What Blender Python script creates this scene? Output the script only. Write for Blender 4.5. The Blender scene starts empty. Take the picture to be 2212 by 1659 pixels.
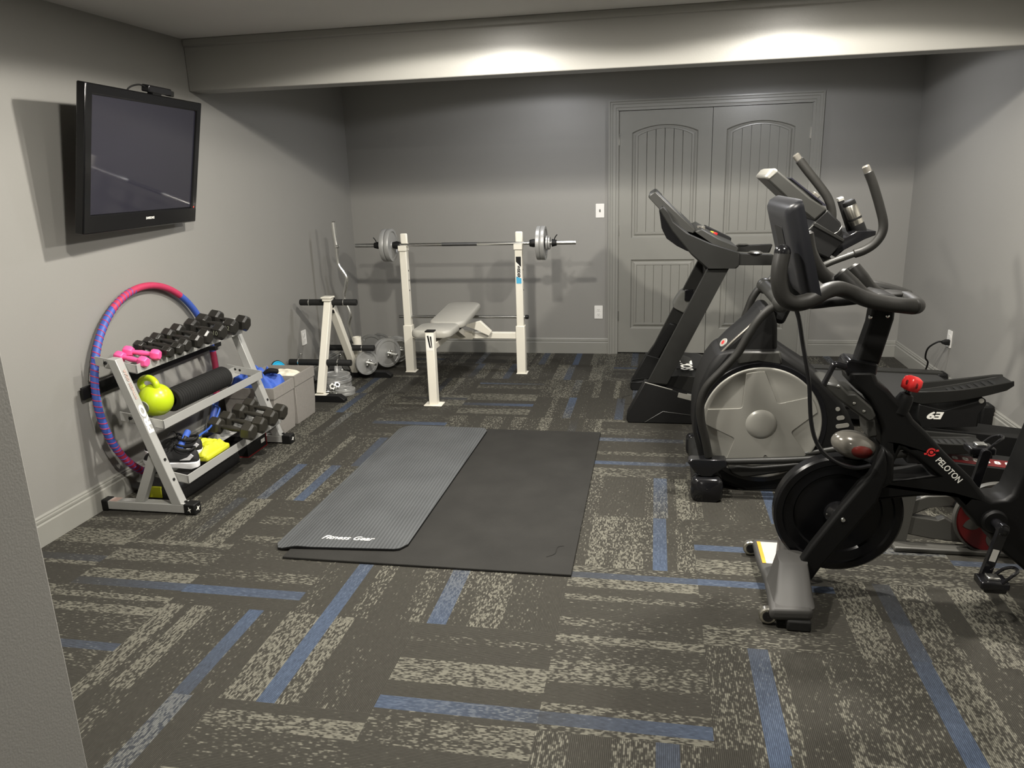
import bpy, bmesh, math, random
from mathutils import Vector, Matrix, noise
from mathutils.geometry import tessellate_polygon
random.seed(7)
S = bpy.context.scene
COL = S.collection
PI = math.pi
V3 = Vector

# ------------------------------------------------------------------ camera
F_PX, YAW, PITCH, ROLL, CAM_H = 1649.12, 0.1880, 0.2648, -0.0308, 1.5469
W_PX, H_PX = 2212, 1659
cy_, sy_, cp_, sp_, cr_, sr_ = math.cos(YAW), math.sin(YAW), math.cos(PITCH), math.sin(PITCH), math.cos(ROLL), math.sin(ROLL)
FWD = V3((-sy_*cp_, cy_*cp_, -sp_)); R0 = V3((cy_, sy_, 0)); U0 = R0.cross(FWD)
RGT = cr_*R0+sr_*U0; UPV = -sr_*R0+cr_*U0
cam_d = bpy.data.cameras.new('camera'); cam = bpy.data.objects.new('camera', cam_d); COL.objects.link(cam)
cam_d.sensor_width = 36; cam_d.lens = F_PX/W_PX*36; cam_d.clip_start = .05
M = Matrix((RGT, UPV, -FWD)).transposed().to_4x4(); M.translation = (0, 0, CAM_H); cam.matrix_world = M
S.camera = cam

def at(px, py, axis, val):
    """surveyed photo point -> real place on a plane of the room"""
    d = FWD+RGT*((px-W_PX/2)/F_PX)-UPV*((py-H_PX/2)/F_PX)
    o = V3((0, 0, CAM_H))
    return o+d*((val-o[axis])/d[axis])
def T(y, pts):
    return [(q.x, q.z) for q in (at(a, b, 1, y) for a, b in pts)]
def T3(y, pts):
    return [at(p[0], p[1], 1, p[2] if len(p) > 2 else y) for p in pts]

# ------------------------------------------------------------------ materials
MATS = {}
def mat(name, col, rough=.5, metal=0., var=.0, vscale=8., bump=0., bscale=200., coat=0., spec=.5, emit=None, trans=0.):
    if name in MATS: return MATS[name]
    m = bpy.data.materials.new(name); m.use_nodes = True
    nt = m.node_tree; b = nt.nodes['Principled BSDF']; L = nt.links.new
    b.inputs['Base Color'].default_value = (*col, 1); b.inputs['Roughness'].default_value = rough
    b.inputs['Metallic'].default_value = metal; b.inputs['Coat Weight'].default_value = coat
    b.inputs['Specular IOR Level'].default_value = spec
    if trans: b.inputs['Transmission Weight'].default_value = trans
    if emit: b.inputs['Emission Color'].default_value = (*emit[:3], 1); b.inputs['Emission Strength'].default_value = emit[3]
    tc = nt.nodes.new('ShaderNodeTexCoord')
    if var:
        n = nt.nodes.new('ShaderNodeTexNoise'); n.inputs['Scale'].default_value = vscale; n.inputs['Detail'].default_value = 4
        L(tc.outputs['Object'], n.inputs['Vector'])
        mx = nt.nodes.new('ShaderNodeMix'); mx.data_type = 'RGBA'
        mx.inputs[6].default_value = (*[c*(1-var) for c in col], 1); mx.inputs[7].default_value = (*[min(1, c*(1+var)) for c in col], 1)
        L(n.outputs['Fac'], mx.inputs[0]); L(mx.outputs[2], b.inputs['Base Color'])
    if bump:
        n2 = nt.nodes.new('ShaderNodeTexNoise'); n2.inputs['Scale'].default_value = bscale; n2.inputs['Detail'].default_value = 3
        L(tc.outputs['Object'], n2.inputs['Vector'])
        bp = nt.nodes.new('ShaderNodeBump'); bp.inputs['Strength'].default_value = bump; bp.inputs['Distance'].default_value = .002
        L(n2.outputs['Fac'], bp.inputs['Height']); L(bp.outputs['Normal'], b.inputs['Normal'])
    MATS[name] = m
    return m
WALL = mat('wall_paint', (.235, .230, .215), .45, var=.03, vscale=3, bump=.25, bscale=260)
BEAMP = mat('beam_paint', (.245, .24, .222), .38, var=.03, vscale=3, bump=.15, bscale=120)
TRIM = mat('trim_paint', (.245, .242, .220), .32, var=.02, vscale=5)
DOORP = mat('door_paint', (.225, .222, .200), .33, var=.03, vscale=14, bump=.15, bscale=90)
CEIL = mat('ceiling_paint', (.62, .61, .59), .8, var=.03, vscale=3, bump=.2, bscale=200)
BLK = mat('black_matte', (.007, .007, .007), .5, spec=.25, var=.2, vscale=30, bump=.1, bscale=300)
BLKF = mat('black_frame_paint', (.0045, .0045, .0045), .5, spec=.22, var=.15, vscale=20, bump=.08, bscale=500)
BLKG = mat('black_gloss', (.008, .008, .009), .16, var=.1, vscale=10)
BLKR = mat('black_rubber', (.012, .012, .0115), .7, spec=.3, var=.25, vscale=40, bump=.3, bscale=400)
DKG = mat('dark_grey_plastic', (.014, .014, .013), .42, spec=.25, var=.15, vscale=20, bump=.1, bscale=500)
MDG = mat('mid_grey_plastic', (.026, .026, .0235), .4, var=.12, vscale=12)
GRIP = mat('grip_foam', (.018, .0175, .016), .46, spec=.25, var=.15, vscale=30, bump=.15, bscale=500)
LTG = mat('light_grey_plastic', (.27, .265, .24), .30, metal=.2, var=.04, vscale=6)
SILV = mat('silver_powder_coat', (.40, .40, .385), .38, metal=.25, var=.05, vscale=10, bump=.1, bscale=500)
WHT = mat('white_powder_coat', (.74, .71, .62), .35, var=.03, vscale=10)
CHR = mat('chrome', (.80, .80, .77), .22, metal=1., var=.04, vscale=20)
STL = mat('steel_bar', (.42, .42, .41), .28, metal=1., var=.1, vscale=40)
KNU = mat('knurled_steel', (.10, .10, .10), .45, metal=.9, bump=.6, bscale=900)
IRON = mat('grey_enamel_iron', (.34, .34, .33), .4, metal=.35, var=.12, vscale=25, bump=.2, bscale=120)
IROND = mat('dark_enamel_iron', (.19, .19, .18), .42, metal=.35, var=.15, vscale=25)
HEX = mat('black_hex_coating', (.017, .016, .014), .3, var=.2, vscale=30, bump=.1, bscale=200)
HEXB = mat('brown_black_hex_coating', (.026, .024, .019), .34, var=.25, vscale=30, bump=.15, bscale=200)
PINK = mat('pink_vinyl', (.86, .10, .30), .4, var=.05, vscale=20)
LIME = mat('lime_vinyl', (.44, .57, .012), .3, var=.04, vscale=10)
LABG = mat('grey_label', (.22, .23, .17), .45)
BLUE = mat('blue_fabric', (.035, .095, .42), .7, var=.25, vscale=12, bump=.3, bscale=300)
BLUER = mat('blue_rubber', (.03, .09, .38), .4, var=.1, vscale=20)
CYAN = mat('cyan_plastic', (.02, .42, .72), .35, var=.04)
RED = mat('red_plastic', (.75, .03, .03), .3, var=.05)
REDD = mat('dark_red_paint', (.13, .008, .009), .4, var=.1, vscale=20)
BINF = mat('grey_bin_fabric', (.235, .22, .20), .9, var=.12, vscale=60, bump=.6, bscale=500)
BIND = mat('grey_bin_lining', (.17, .16, .145), .9, var=.1, vscale=60)
TOWL = mat('cream_towel', (.72, .68, .55), .95, var=.1, vscale=40, bump=.8, bscale=300)
VINY = mat('grey_vinyl', (.34, .33, .295), .42, var=.06, vscale=14, bump=.2, bscale=250)
FLEX = mat('grey_towel_fabric', (.12, .12, .11), .9, var=.2, vscale=30, bump=.5, bscale=300)
YEL = mat('yellow_fabric', (.54, .56, .02), .6, var=.12, vscale=20)
WPL = mat('white_wall_plate', (.74, .73, .70), .35, var=.02)
WTX = mat('white_print', (.80, .79, .74), .5)
WFM = mat('white_foam', (.78, .78, .80), .6, var=.04)
REDT = mat('red_print', (.62, .03, .03), .5)
PNKT = mat('faded_red_print', (.47, .34, .30), .5)
ORGT = mat('orange_print', (.80, .32, .03), .5)
CYT = mat('sky_blue_print', (.06, .38, .62), .5)
SCRN = mat('screen_glass', (.019, .0185, .027), .045, spec=.65)
TVB = mat('tv_bezel', (.004, .004, .0045), .14, var=.05, spec=.35)
SOCK = mat('socket_slot', (.12, .12, .11), .5)
SMAT = mat('black_stall_mat', (.021, .0203, .0185), .8, spec=.2, var=.35, vscale=5, bump=.5, bscale=90)
LENS = mat('lamp_lens', (.9, .9, .88), .4, emit=(1, .95, .86, 6))
LEDR = mat('standby_led', (.6, .02, .02), .4, emit=(1, .05, .03, 2))
SHINYG = mat('glossy_grey_shell', (.17, .16, .14), .18, metal=.4, var=.15, vscale=8, coat=.6)
ALUG = mat('brushed_steel_bottle', (.62, .60, .54), .25, metal=1., var=.05)
HOLEW = mat('grey_frame_paint', (.085, .083, .075), .42, metal=.2, var=.08, vscale=8)
PAPR = mat('printed_paper_label', (.46, .45, .42), .5, var=.08, vscale=70)

def mat_ribbed():
    m = mat('ribbed_grey_foam', (.085, .088, .09), .55)
    nt = m.node_tree; b = nt.nodes['Principled BSDF']; L = nt.links.new; b.inputs['Specular IOR Level'].default_value = .25
    tc = nt.nodes.new('ShaderNodeTexCoord'); w = nt.nodes.new('ShaderNodeTexWave'); w.bands_direction = 'X'
    w.inputs['Scale'].default_value = 1/(.0085*2)*.32; w.inputs['Distortion'].default_value = .05
    mp = nt.nodes.new('ShaderNodeMapping'); mp.inputs['Rotation'].default_value = (0, 0, -.015)
    L(tc.outputs['Object'], mp.inputs['Vector']); L(mp.outputs['Vector'], w.inputs['Vector'])
    n = nt.nodes.new('ShaderNodeTexNoise'); n.inputs['Scale'].default_value = 4; n.inputs['Detail'].default_value = 5
    L(tc.outputs['Object'], n.inputs['Vector'])
    mx = nt.nodes.new('ShaderNodeMix'); mx.data_type = 'RGBA'
    mx.inputs[6].default_value = (.032, .034, .0355, 1); mx.inputs[7].default_value = (.078, .082, .085, 1)
    ad = nt.nodes.new('ShaderNodeMath'); ad.operation = 'MULTIPLY_ADD'; ad.inputs[1].default_value = .45
    L(w.outputs['Color'], ad.inputs[0]); L(n.outputs['Fac'], ad.inputs[2])
    L(ad.outputs[0], mx.inputs[0]); L(mx.outputs[2], b.inputs['Base Color'])
    bp = nt.nodes.new('ShaderNodeBump'); bp.inputs['Strength'].default_value = .7; bp.inputs['Distance'].default_value = .002
    L(w.outputs['Color'], bp.inputs['Height']); L(bp.outputs['Normal'], b.inputs['Normal'])
    return m
RIBM = mat_ribbed()

def mat_carpet():
    m = bpy.data.materials.new('carpet_tiles'); m.use_nodes = True
    nt = m.node_tree; N = nt.nodes.new; L = nt.links.new; b = nt.nodes['Principled BSDF']
    b.inputs['Roughness'].default_value = .95; b.inputs['Specular IOR Level'].default_value = .15
    at_ = N('ShaderNodeAttribute'); at_.attribute_name = 'weave'
    sp = N('ShaderNodeSeparateColor'); L(at_.outputs['Color'], sp.inputs[0])
    tc = N('ShaderNodeTexCoord'); sx = N('ShaderNodeSeparateXYZ'); L(tc.outputs['Object'], sx.inputs[0])
    def mixf(f, a, c):
        q = N('ShaderNodeMix'); q.data_type = 'FLOAT'; L(f, q.inputs[0]); L(a, q.inputs[2]); L(c, q.inputs[3]); return q.outputs[0]
    def math_(op, a, bb=None, c=None):
        q = N('ShaderNodeMath'); q.operation = op
        for i, v in enumerate((a, bb, c)):
            if v is None: continue
            if isinstance(v, (int, float)): q.inputs[i].default_value = v
            else: L(v, q.inputs[i])
        return q.outputs[0]
    # G = 0 : loops run along y, G = 1 : loops run along x
    run = mixf(sp.outputs[1], sx.outputs[1], sx.outputs[0]); acr = mixf(sp.outputs[1], sx.outputs[0], sx.outputs[1])
    row = math_('FLOOR', math_('MULTIPLY', acr, 182.))
    cb = N('ShaderNodeCombineXYZ'); L(math_('MULTIPLY', run, 44.), cb.inputs[0]); L(math_('MULTIPLY', row, 7.31), cb.inputs[1])
    n1 = N('ShaderNodeTexNoise'); n1.inputs['Scale'].default_value = 1.; n1.inputs['Detail'].default_value = 1.; n1.inputs['Roughness'].default_value = .6
    L(cb.outputs[0], n1.inputs['Vector'])
    n2 = N('ShaderNodeTexNoise'); n2.inputs['Scale'].default_value = 45.; n2.inputs['Detail'].default_value = 4
    L(tc.outputs['Object'], n2.inputs['Vector'])
    dens = math_('MULTIPLY_ADD', math_('SUBTRACT', n2.outputs['Fac'], .5), .12, sp.outputs[0])
    th = math_('SUBTRACT', .70, math_('MULTIPLY', dens, .31))
    on = N('ShaderNodeMapRange'); L(n1.outputs['Fac'], on.inputs[0]); L(th, on.inputs[1]); L(math_('ADD', th, .16), on.inputs[2])
    # groove between rows
    fr = math_('FRACT', math_('MULTIPLY', acr, 182.)); gr = math_('ABSOLUTE', math_('SUBTRACT', fr, .5))
    groove = N('ShaderNodeMapRange'); L(gr, groove.inputs[0]); groove.inputs[1].default_value = .5; groove.inputs[2].default_value = .20
    groove.inputs[3].default_value = .40; groove.inputs[4].default_value = 1.
    dark = N('ShaderNodeMix'); dark.data_type = 'RGBA'; dark.inputs[6].default_value = (.034, .032, .027, 1); dark.inputs[7].default_value = (.056, .053, .045, 1)
    L(n1.outputs['Fac'], dark.inputs[0])
    c1 = N('ShaderNodeMix'); c1.data_type = 'RGBA'; L(on.outputs[0], c1.inputs[0]); L(dark.outputs[2], c1.inputs[6]); c1.inputs[7].default_value = (.155, .149, .122, 1)
    bl = N('ShaderNodeMix'); bl.data_type = 'RGBA'; L(n1.outputs['Fac'], bl.inputs[0]); bl.inputs[6].default_value = (.032, .041, .064, 1); bl.inputs[7].default_value = (.088, .118, .178, 1)
    c2 = N('ShaderNodeMix'); c2.data_type = 'RGBA'; L(sp.outputs[2], c2.inputs[0]); L(c1.outputs[2], c2.inputs[6]); L(bl.outputs[2], c2.inputs[7])
    c3 = N('ShaderNodeMix'); c3.data_type = 'RGBA'; c3.blend_type = 'MULTIPLY'; c3.inputs[0].default_value = 1
    L(c2.outputs[2], c3.inputs[6]); L(groove.outputs[0], c3.inputs[7])
    L(c3.outputs[2], b.inputs['Base Color'])
    n3 = N('ShaderNodeTexNoise'); n3.inputs['Scale'].default_value = 420; L(tc.outputs['Object'], n3.inputs['Vector'])
    bp = N('ShaderNodeBump'); bp.inputs['Strength'].default_value = .5; bp.inputs['Distance'].default_value = .002
    L(math_('ADD', n3.outputs['Fac'], math_('MULTIPLY', groove.outputs[0], .8)), bp.inputs['Height']); L(bp.outputs['Normal'], b.inputs['Normal'])
    return m
CARP = mat_carpet()

# ------------------------------------------------------------------ mesh helpers
class MB:
    def __init__(s): s.b = bmesh.new()
    def face(s, vs):
        try: return s.b.faces.new(vs)
        except ValueError: return None
    def box(s, x0, x1, y0, y1, z0, z1, m=None):
        r = [V3((x, y, z)) for z in (z0, z1) for x, y in ((x0, y0), (x1, y0), (x1, y1), (x0, y1))]
        if m: r = [m @ v for v in r]
        v = [s.b.verts.new(q) for q in r]
        for f in ((3, 2, 1, 0), (4, 5, 6, 7), (0, 1, 5, 4), (1, 2, 6, 5), (2, 3, 7, 6), (3, 0, 4, 7)): s.face([v[i] for i in f])
        return s
    def prism(s, loops, a, b, axis='y', m=None):
        """loops of 2D points (outer, holes...) pushed out between a and b along axis"""
        if not isinstance(loops[0][0], (tuple, list, Vector)): loops = [loops]
        def P(u, w, t):
            q = {'y': (u, t, w), 'x': (t, u, w), 'z': (u, w, t)}[axis]
            q = V3(q); return m @ q if m else q
        A = [[s.b.verts.new(P(u, w, a)) for u, w in l] for l in loops]
        B = [[s.b.verts.new(P(u, w, b)) for u, w in l] for l in loops]
        if len(loops) == 1 and False: pass
        tri = tessellate_polygon([[V3((u, w, 0)) for u, w in l] for l in loops])
        fa = [v for l in A for v in l]; fb = [v for l in B for v in l]
        for t in tri:
            s.face([fa[i] for i in t]); s.face([fb[i] for i in reversed(t)])
        for la, lb in zip(A, B):
            n = len(la)
            for i in range(n): s.face([la[i], la[(i+1) % n], lb[(i+1) % n], lb[i]])
        return s
    def ring(s, pts): return [s.b.verts.new(p) for p in pts]
    def loft(s, rings, closed=True, cap=True):
        R = [s.ring(r) for r in rings]
        for a, b in zip(R, R[1:]):
            n = len(a)
            for i in range(n if closed else n-1): s.face([a[i], a[(i+1) % n], b[(i+1) % n], b[i]])
        if cap and closed: s.face(list(reversed(R[0]))); s.face(R[-1])
        return s
    def tube(s, pts, r, n=14, sm=0, loop=False, cap=True):
        pts = [V3(p) for p in pts]
        if sm: pts = smooth(pts, sm, loop)
        k = len(pts); rr = r if isinstance(r, (list, tuple)) else [r]*k
        if len(rr) != k:
            o = rr; rr = []
            for i in range(k):
                t = i/(k-1)*(len(o)-1); j = min(int(t), len(o)-2); rr.append(o[j]+(o[j+1]-o[j])*(t-j))
        tg = []
        for i in range(k):
            a = pts[(i-1) % k] if (loop or i) else pts[i]; b = pts[(i+1) % k] if (loop or i < k-1) else pts[i]
            tg.append((b-a).normalized())
        u = tg[0].orthogonal().normalized(); rings = []
        for i in range(k):
            if i:
                q = tg[i-1].rotation_difference(tg[i]); u = (q @ u)
            u = (u-tg[i]*u.dot(tg[i])).normalized(); w = tg[i].cross(u)
            rings.append([pts[i]+(u*math.cos(t)+w*math.sin(t))*rr[i] for t in (2*PI*j/n for j in range(n))])
        if loop:
            R = [s.ring(r_) for r_ in rings]
            for a, b in zip(R, R[1:]+R[:1]):
                # best match offset for the closing ring
                off = min(range(n), key=lambda o: (a[0].co-b[o].co).length)
                for i in range(n): s.face([a[i], a[(i+1) % n], b[(i+1+off) % n], b[(i+off) % n]])
        else:
            if cap:  # rounded-off ends
                a = [pts[0]+(p-pts[0])*.7-tg[0]*rr[0]*.3 for p in rings[0]]; z = [pts[-1]+(p-pts[-1])*.7+tg[-1]*rr[-1]*.3 for p in rings[-1]]
                rings = [a]+rings+[z]
            s.loft(rings)
        return s
    def lathe(s, prof, c=(0, 0, 0), axis=(0, 0, 1), n=32, closed=False):
        """prof: (radius, height along axis)"""
        c = V3(c); ax = V3(axis).normalized(); u = ax.orthogonal().normalized(); w = ax.cross(u)
        rings = []
        for r, h in prof:
            if r < 1e-6: rings.append([s.b.verts.new(c+ax*h)])
            else: rings.append([s.b.verts.new(c+ax*h+(u*math.cos(t)+w*math.sin(t))*r) for t in (2*PI*j/n for j in range(n))])
        prs = list(zip(rings, rings[1:]))
        if closed: prs.append((rings[-1], rings[0]))
        for a, b in prs:
            for i in range(n):
                j = (i+1) % n
                if len(a) == 1 and len(b) == 1: continue
                if len(a) == 1: s.face([a[0], b[j], b[i]])
                elif len(b) == 1: s.face([a[i], a[j], b[0]])
                else: s.face([a[i], a[j], b[j], b[i]])
        if not closed:
            if len(rings[0]) > 1: s.face(list(reversed(rings[0])))
            if len(rings[-1]) > 1: s.face(rings[-1])
        return s
    def ball(s, c, r, m=None, n=20):
        c = V3(c); r = V3(r) if isinstance(r, (tuple, Vector)) else V3((r, r, r))
        q = bmesh.ops.create_uvsphere(s.b, u_segments=n, v_segments=n//2, radius=1)
        for v in q['verts']:
            p = V3((v.co.x*r.x, v.co.y*r.y, v.co.z*r.z)); v.co = (m @ p if m else p)+c
        return s
    def xf(s, m):
        for v in s.b.verts: v.co = m @ v.co
        return s
def smooth(P, k=6, loop=False):
    out = []; n = len(P)
    for i in range(n if loop else n-1):
        p0 = P[(i-1) % n] if (loop or i) else P[0]; p1 = P[i]; p2 = P[(i+1) % n]; p3 = P[(i+2) % n] if (loop or i < n-2) else P[n-1]
        for j in range(k):
            t = j/k; out.append(.5*((2*p1)+(-p0+p2)*t+(2*p0-5*p1+4*p2-p3)*t*t+(-p0+3*p1-3*p2+p3)*t**3))
    if not loop: out.append(P[-1])
    return out
def arc(cx, cz, r, a0, a1, n=10, ry=None):
    ry = ry or r
    return [(cx+r*math.cos(a0+(a1-a0)*i/n), cz+ry*math.sin(a0+(a1-a0)*i/n)) for i in range(n+1)]
def rrect(x0, x1, z0, z1, r, n=4):
    o = []
    for cx, cz, a in ((x1-r, z1-r, 0), (x0+r, z1-r, PI/2), (x0+r, z0+r, PI), (x1-r, z0+r, 3*PI/2)): o += arc(cx, cz, r, a, a+PI/2, n)
    return o

ROOT = {}
def base_of(o):
    while o.parent: o = o.parent
    return o
def obj(name, mb, m, parent=None, bevel=0, seg=2, ang=35, subs=0, flat=False):
    b = mb.b if isinstance(mb, MB) else mb
    bmesh.ops.remove_doubles(b, verts=b.verts, dist=1e-6)
    bmesh.ops.recalc_face_normals(b, faces=b.faces)
    me = bpy.data.meshes.new(name); b.to_mesh(me); b.free()
    if parent:
        off = ROOT.get(base_of(parent).name)
        if off is not None: me.transform(off.inverted())
    me.materials.append(m)
    if not flat: me.shade_smooth(); me.set_sharp_from_angle(angle=math.radians(ang))
    o = bpy.data.objects.new(name, me); COL.objects.link(o)
    if parent: o.parent = parent
    if bevel:
        q = o.modifiers.new('bevel', 'BEVEL'); q.width = bevel; q.segments = seg; q.limit_method = 'ANGLE'; q.angle_limit = math.radians(40)
        q.harden_normals = False
    if subs:
        q = o.modifiers.new('sub', 'SUBSURF'); q.levels = subs; q.render_levels = subs
    return o
def tag(o, label=None, cat=None, group=None, kind=None):
    for k, v in (('label', label), ('category', cat), ('group', group), ('kind', kind)):
        if v: o[k] = v
    return o
def thing(name, label, cat, loc=(0, 0, 0), rot=None, group=None):
    o = bpy.data.objects.new(name, None); COL.objects.link(o); o.empty_display_size = .05
    m = Matrix.Translation(V3(loc))
    if rot is not None: m = m @ rot
    o.matrix_world = m; ROOT[o.name] = m
    return tag(o, label, cat, group)
def local_thing(name, label, cat, group=None):
    """a thing whose parts are built around its own origin, placed afterwards"""
    o = bpy.data.objects.new(name, None); COL.objects.link(o); o.empty_display_size = .05
    return tag(o, label, cat, group)
def dup(root, mtx, label, group=None):
    r = root.copy(); COL.objects.link(r); r.matrix_world = mtx; r['label'] = label
    if group: r['group'] = group
    for ch in list(root.children):
        c = ch.copy(); COL.objects.link(c); c.parent = r
        for g in ch.children:
            d = g.copy(); COL.objects.link(d); d.parent = c
    return r
def struct(name, mb, m, parent=None, **k):
    o = obj(name, mb, m, parent, **k)
    if not parent: o['kind'] = 'structure'
    return o
def text(name, body, size, m, org, xd, yd, parent, depth=.0006, bold=0., shear=0., align='CENTER', squash=1.):
    c = bpy.data.curves.new(name, 'FONT'); c.body = body; c.size = 1; c.align_x = align; c.align_y = 'CENTER'
    c.extrude = .5*depth/size; c.offset = bold; c.shear = shear; c.resolution_u = 3
    t = bpy.data.objects.new(name, c); COL.objects.link(t); bpy.context.view_layer.update()
    me = bpy.data.meshes.new_from_object(t.evaluated_get(bpy.context.evaluated_depsgraph_get()))
    bpy.data.objects.remove(t); bpy.data.curves.remove(c)
    xd = V3(xd).normalized(); yd = V3(yd).normalized(); zd = xd.cross(yd).normalized()
    mm = Matrix((xd*size*squash, yd*size, zd*size)).transposed().to_4x4(); mm.translation = V3(org)
    off = ROOT.get(base_of(parent).name)
    if off is not None: mm = off.inverted() @ mm
    me.transform(mm); me.materials.clear(); me.materials.append(m); me.name = name
    o = bpy.data.objects.new(name, me); COL.objects.link(o); o.parent = parent
    return o
def basis(x, y, z, o=(0, 0, 0)):
    m = Matrix((V3(x), V3(y), V3(z))).transposed().to_4x4(); m.translation = V3(o); return m
def crumple(x0, x1, y0, y1, z, h, seed, n=26, fold=7., amp=.35):
    """a soft heap of cloth: domed and folded, closed below"""
    mb = MB(); b = mb.b; g = []
    for j in range(n+1):
        row = []
        for i in range(n+1):
            u, v = i/n, j/n
            e = min(1, 5.5*min(u, 1-u))**.5*min(1, 5.5*min(v, 1-v))**.5
            p = V3((u*fold, v*fold, seed*9.7))
            k = abs(noise.noise(p))+.5*abs(noise.noise(p*2.3+V3((3, 1, 2))))
            zz = z+h*e*(1-amp+amp*2.2*(.55-k))
            row.append(b.verts.new((x0+(x1-x0)*u+.012*noise.noise(p*1.3), y0+(y1-y0)*v+.012*noise.noise(p*1.7), zz)))
        g.append(row)
    for j in range(n):
        for i in range(n): mb.face([g[j][i], g[j][i+1], g[j+1][i+1], g[j+1][i]])
    rim = [g[0][i] for i in range(n)]+[g[j][n] for j in range(n)]+[g[n][i] for i in range(n, 0, -1)]+[g[j][0] for j in range(n, 0, -1)]
    low = [b.verts.new((v.co.x, v.co.y, z-.01)) for v in rim]; k = len(rim)
    for i in range(k): mb.face([rim[i], low[i], low[(i+1) % k], rim[(i+1) % k]])
    mb.face(list(reversed(low)))
    return mb

# ------------------------------------------------------------------ the room
XL, XR, YB, YN, YR, ZC = -2.70, 1.998, 6.695, .95, -2.6, 2.369
TX, TY, X00, Y00 = .503, .489, .190, 1.845
def build_floor():
    mb = MB(); b = mb.b; lay = b.loops.layers.float_color.new('weave')
    rnd = random.Random(11)
    # measured blue strips: (i, j): (direction, offset across, width, strength at start, strength at end)
    known = {(-3, 0): ('V', .128, .062, .95, 1), (-3, 1): ('V', .128, .062, 1, .7), (-4, 0): ('V', .342, .06, .45, 1), (-4, -1): ('V', .345, .07, .2, .4),
        (-5, 1): ('H', .09, .055, .1, .55), (-4, 1): ('H', .085, .06, .9, .7), (-5, 0): ('H', .175, .045, .3, .5), (-2, 0): ('H', .027, .06, .95, .45), (-1, 0): ('H', .027, .057, .3, .85),
        (-1, 2): ('V', .33, .058, 1, .7), (-1, 3): ('V', .33, .068, .15, .7), (-1, 1): ('H', .395, .045, .25, .7), (0, 1): ('H', .395, .048, .9, .8), (1, 1): ('V', .15, .062, .5, .15),
        (0, 2): ('H', .195, .05, .95, .8), (0, 3): ('V', .352, .055, .8, .95), (0, 0): ('V', .14, .066, 1, .5), (0, -1): ('V', .14, .058, .8, 1),
        (1, 0): ('V', .147, .06, 1, .6), (1, -1): ('V', .147, .06, 1, 1), (-1, 5): ('H', .07, .06, .6, .2), (-1, 4): ('H', .175, .05, .85, .3), (-3, 7): ('H', .325, .035, .8, .1),
        (-3, 6): ('H', .245, .06, .2, .95), (-4, 5): ('H', .27, .06, .3, .9), (-2, 6): ('V', .235, .055, .2, .95), (-2, 9): ('V', .15, .05, .9, .8), (-5, 3): ('V', .345, .056, .4, .9),
        (-4, 3): ('V', .045, .058, .9, .6), (-2, 1): ('V', .03, .072, .9, .4), (-5, 6): ('V', .155, .055, .9, .3), (2, 2): ('H', .185, .045, .6, .3), (-1, -1): ('V', .342, .066, .5, .5),
        (-4, 2): ('H', .3, .05, .0, .0), (-3, 2): ('H', .1, .05, 0, 0), (-2, -1): ('H', .2, .05, 0, .0), (-3, -1): ('H', .2, .05, 0, 0), (-4, 7): ('V', .2, .05, .3, .1), (-3, 5): ('V', .1, .05, 0, 0), (-2, 5): ('V', .3, .05, .2, 0)}
    x_lo, x_hi, y_lo, y_hi = XL-.05, XR+.05, YR-.05, YB+.05
    for i in range(-7, 5):
        for j in range(-10, 11):
            tx, ty = X00+TX*i, Y00+TY*j
            d, off, wd, s0, s1 = known.get((i, j), (rnd.choice('VH'), rnd.uniform(.05, .38), .055, rnd.choice((0, 0, .35, .5)), rnd.choice((0, .2, .5))))
            span, run = (TX, TY) if d == 'V' else (TY, TX)
            cuts = [0, off, off+wd, span]
            def fill(a, c):
                o = []; q = a
                while c-q > .03:
                    w_ = min(rnd.choice((.04, .055, .075, .1, .12)), c-q)
                    if c-(q+w_) < .03: w_ = c-q
                    o.append((q, q+w_, None)); q += w_
                if c-q > 1e-4: o.append((q, c, None))
                return o
            strips = fill(0, off)+[(off, off+wd, 1)]+fill(off+wd, span)
            last = None
            for a, c, blue in strips:
                for lv in range(6):
                    L0 = rnd.choice((.0, .15, .35, .5, .7, .85))
                    if last is None or abs(L0-last) > .2: break
                last = L0; L1 = min(1, max(.05, L0+rnd.choice((-.45, -.2, 0, .1, .25, .45))))
                k = 4
                for q in range(k):
                    r0, r1 = run*q/k, run*(q+1)/k
                    if d == 'V': cs = [(tx+a, ty+r0, q), (tx+c, ty+r0, q), (tx+c, ty+r1, q+1), (tx+a, ty+r1, q+1)]
                    else: cs = [(tx+r0, ty+a, q), (tx+r1, ty+a, q+1), (tx+r1, ty+c, q+1), (tx+r0, ty+c, q)]
                    cs2 = [(min(max(x, x_lo), x_hi), min(max(y, y_lo), y_hi), t) for x, y, t in cs]
                    if len({(round(x, 5), round(y, 5)) for x, y, t in cs2}) < 4: continue
                    f = mb.face([b.verts.new((x, y, 0)) for x, y, t in cs2])
                    if not f: continue
                    for lp, (x, y, t) in zip(f.loops, cs2):
                        u = t/k; bl = (s0+(s1-s0)*u) if blue else 0
                        lp[lay] = (L0+(L1-L0)*u, 0. if d == 'V' else 1., bl, 1)
    me = bpy.data.meshes.new('floor'); b.to_mesh(me); b.free(); me.materials.append(CARP)
    o = bpy.data.objects.new('floor', me); COL.objects.link(o); o['kind'] = 'structure'
build_floor()
struct('ceiling', MB().box(XL-.1, XR+.1, YR-.1, YB+.1, ZC, ZC+.1), CEIL)
struct('wall_left', MB().box(XL-.1, XL, YR-.1, YB+.1, -.05, ZC), WALL)
struct('wall_right', MB().box(XR, XR+.1, YR-.1, YB+.1, -.05, ZC), WALL)
struct('wall_rear', MB().box(XL, XR, YR-.1, YR, -.05, ZC), WALL)
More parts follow.
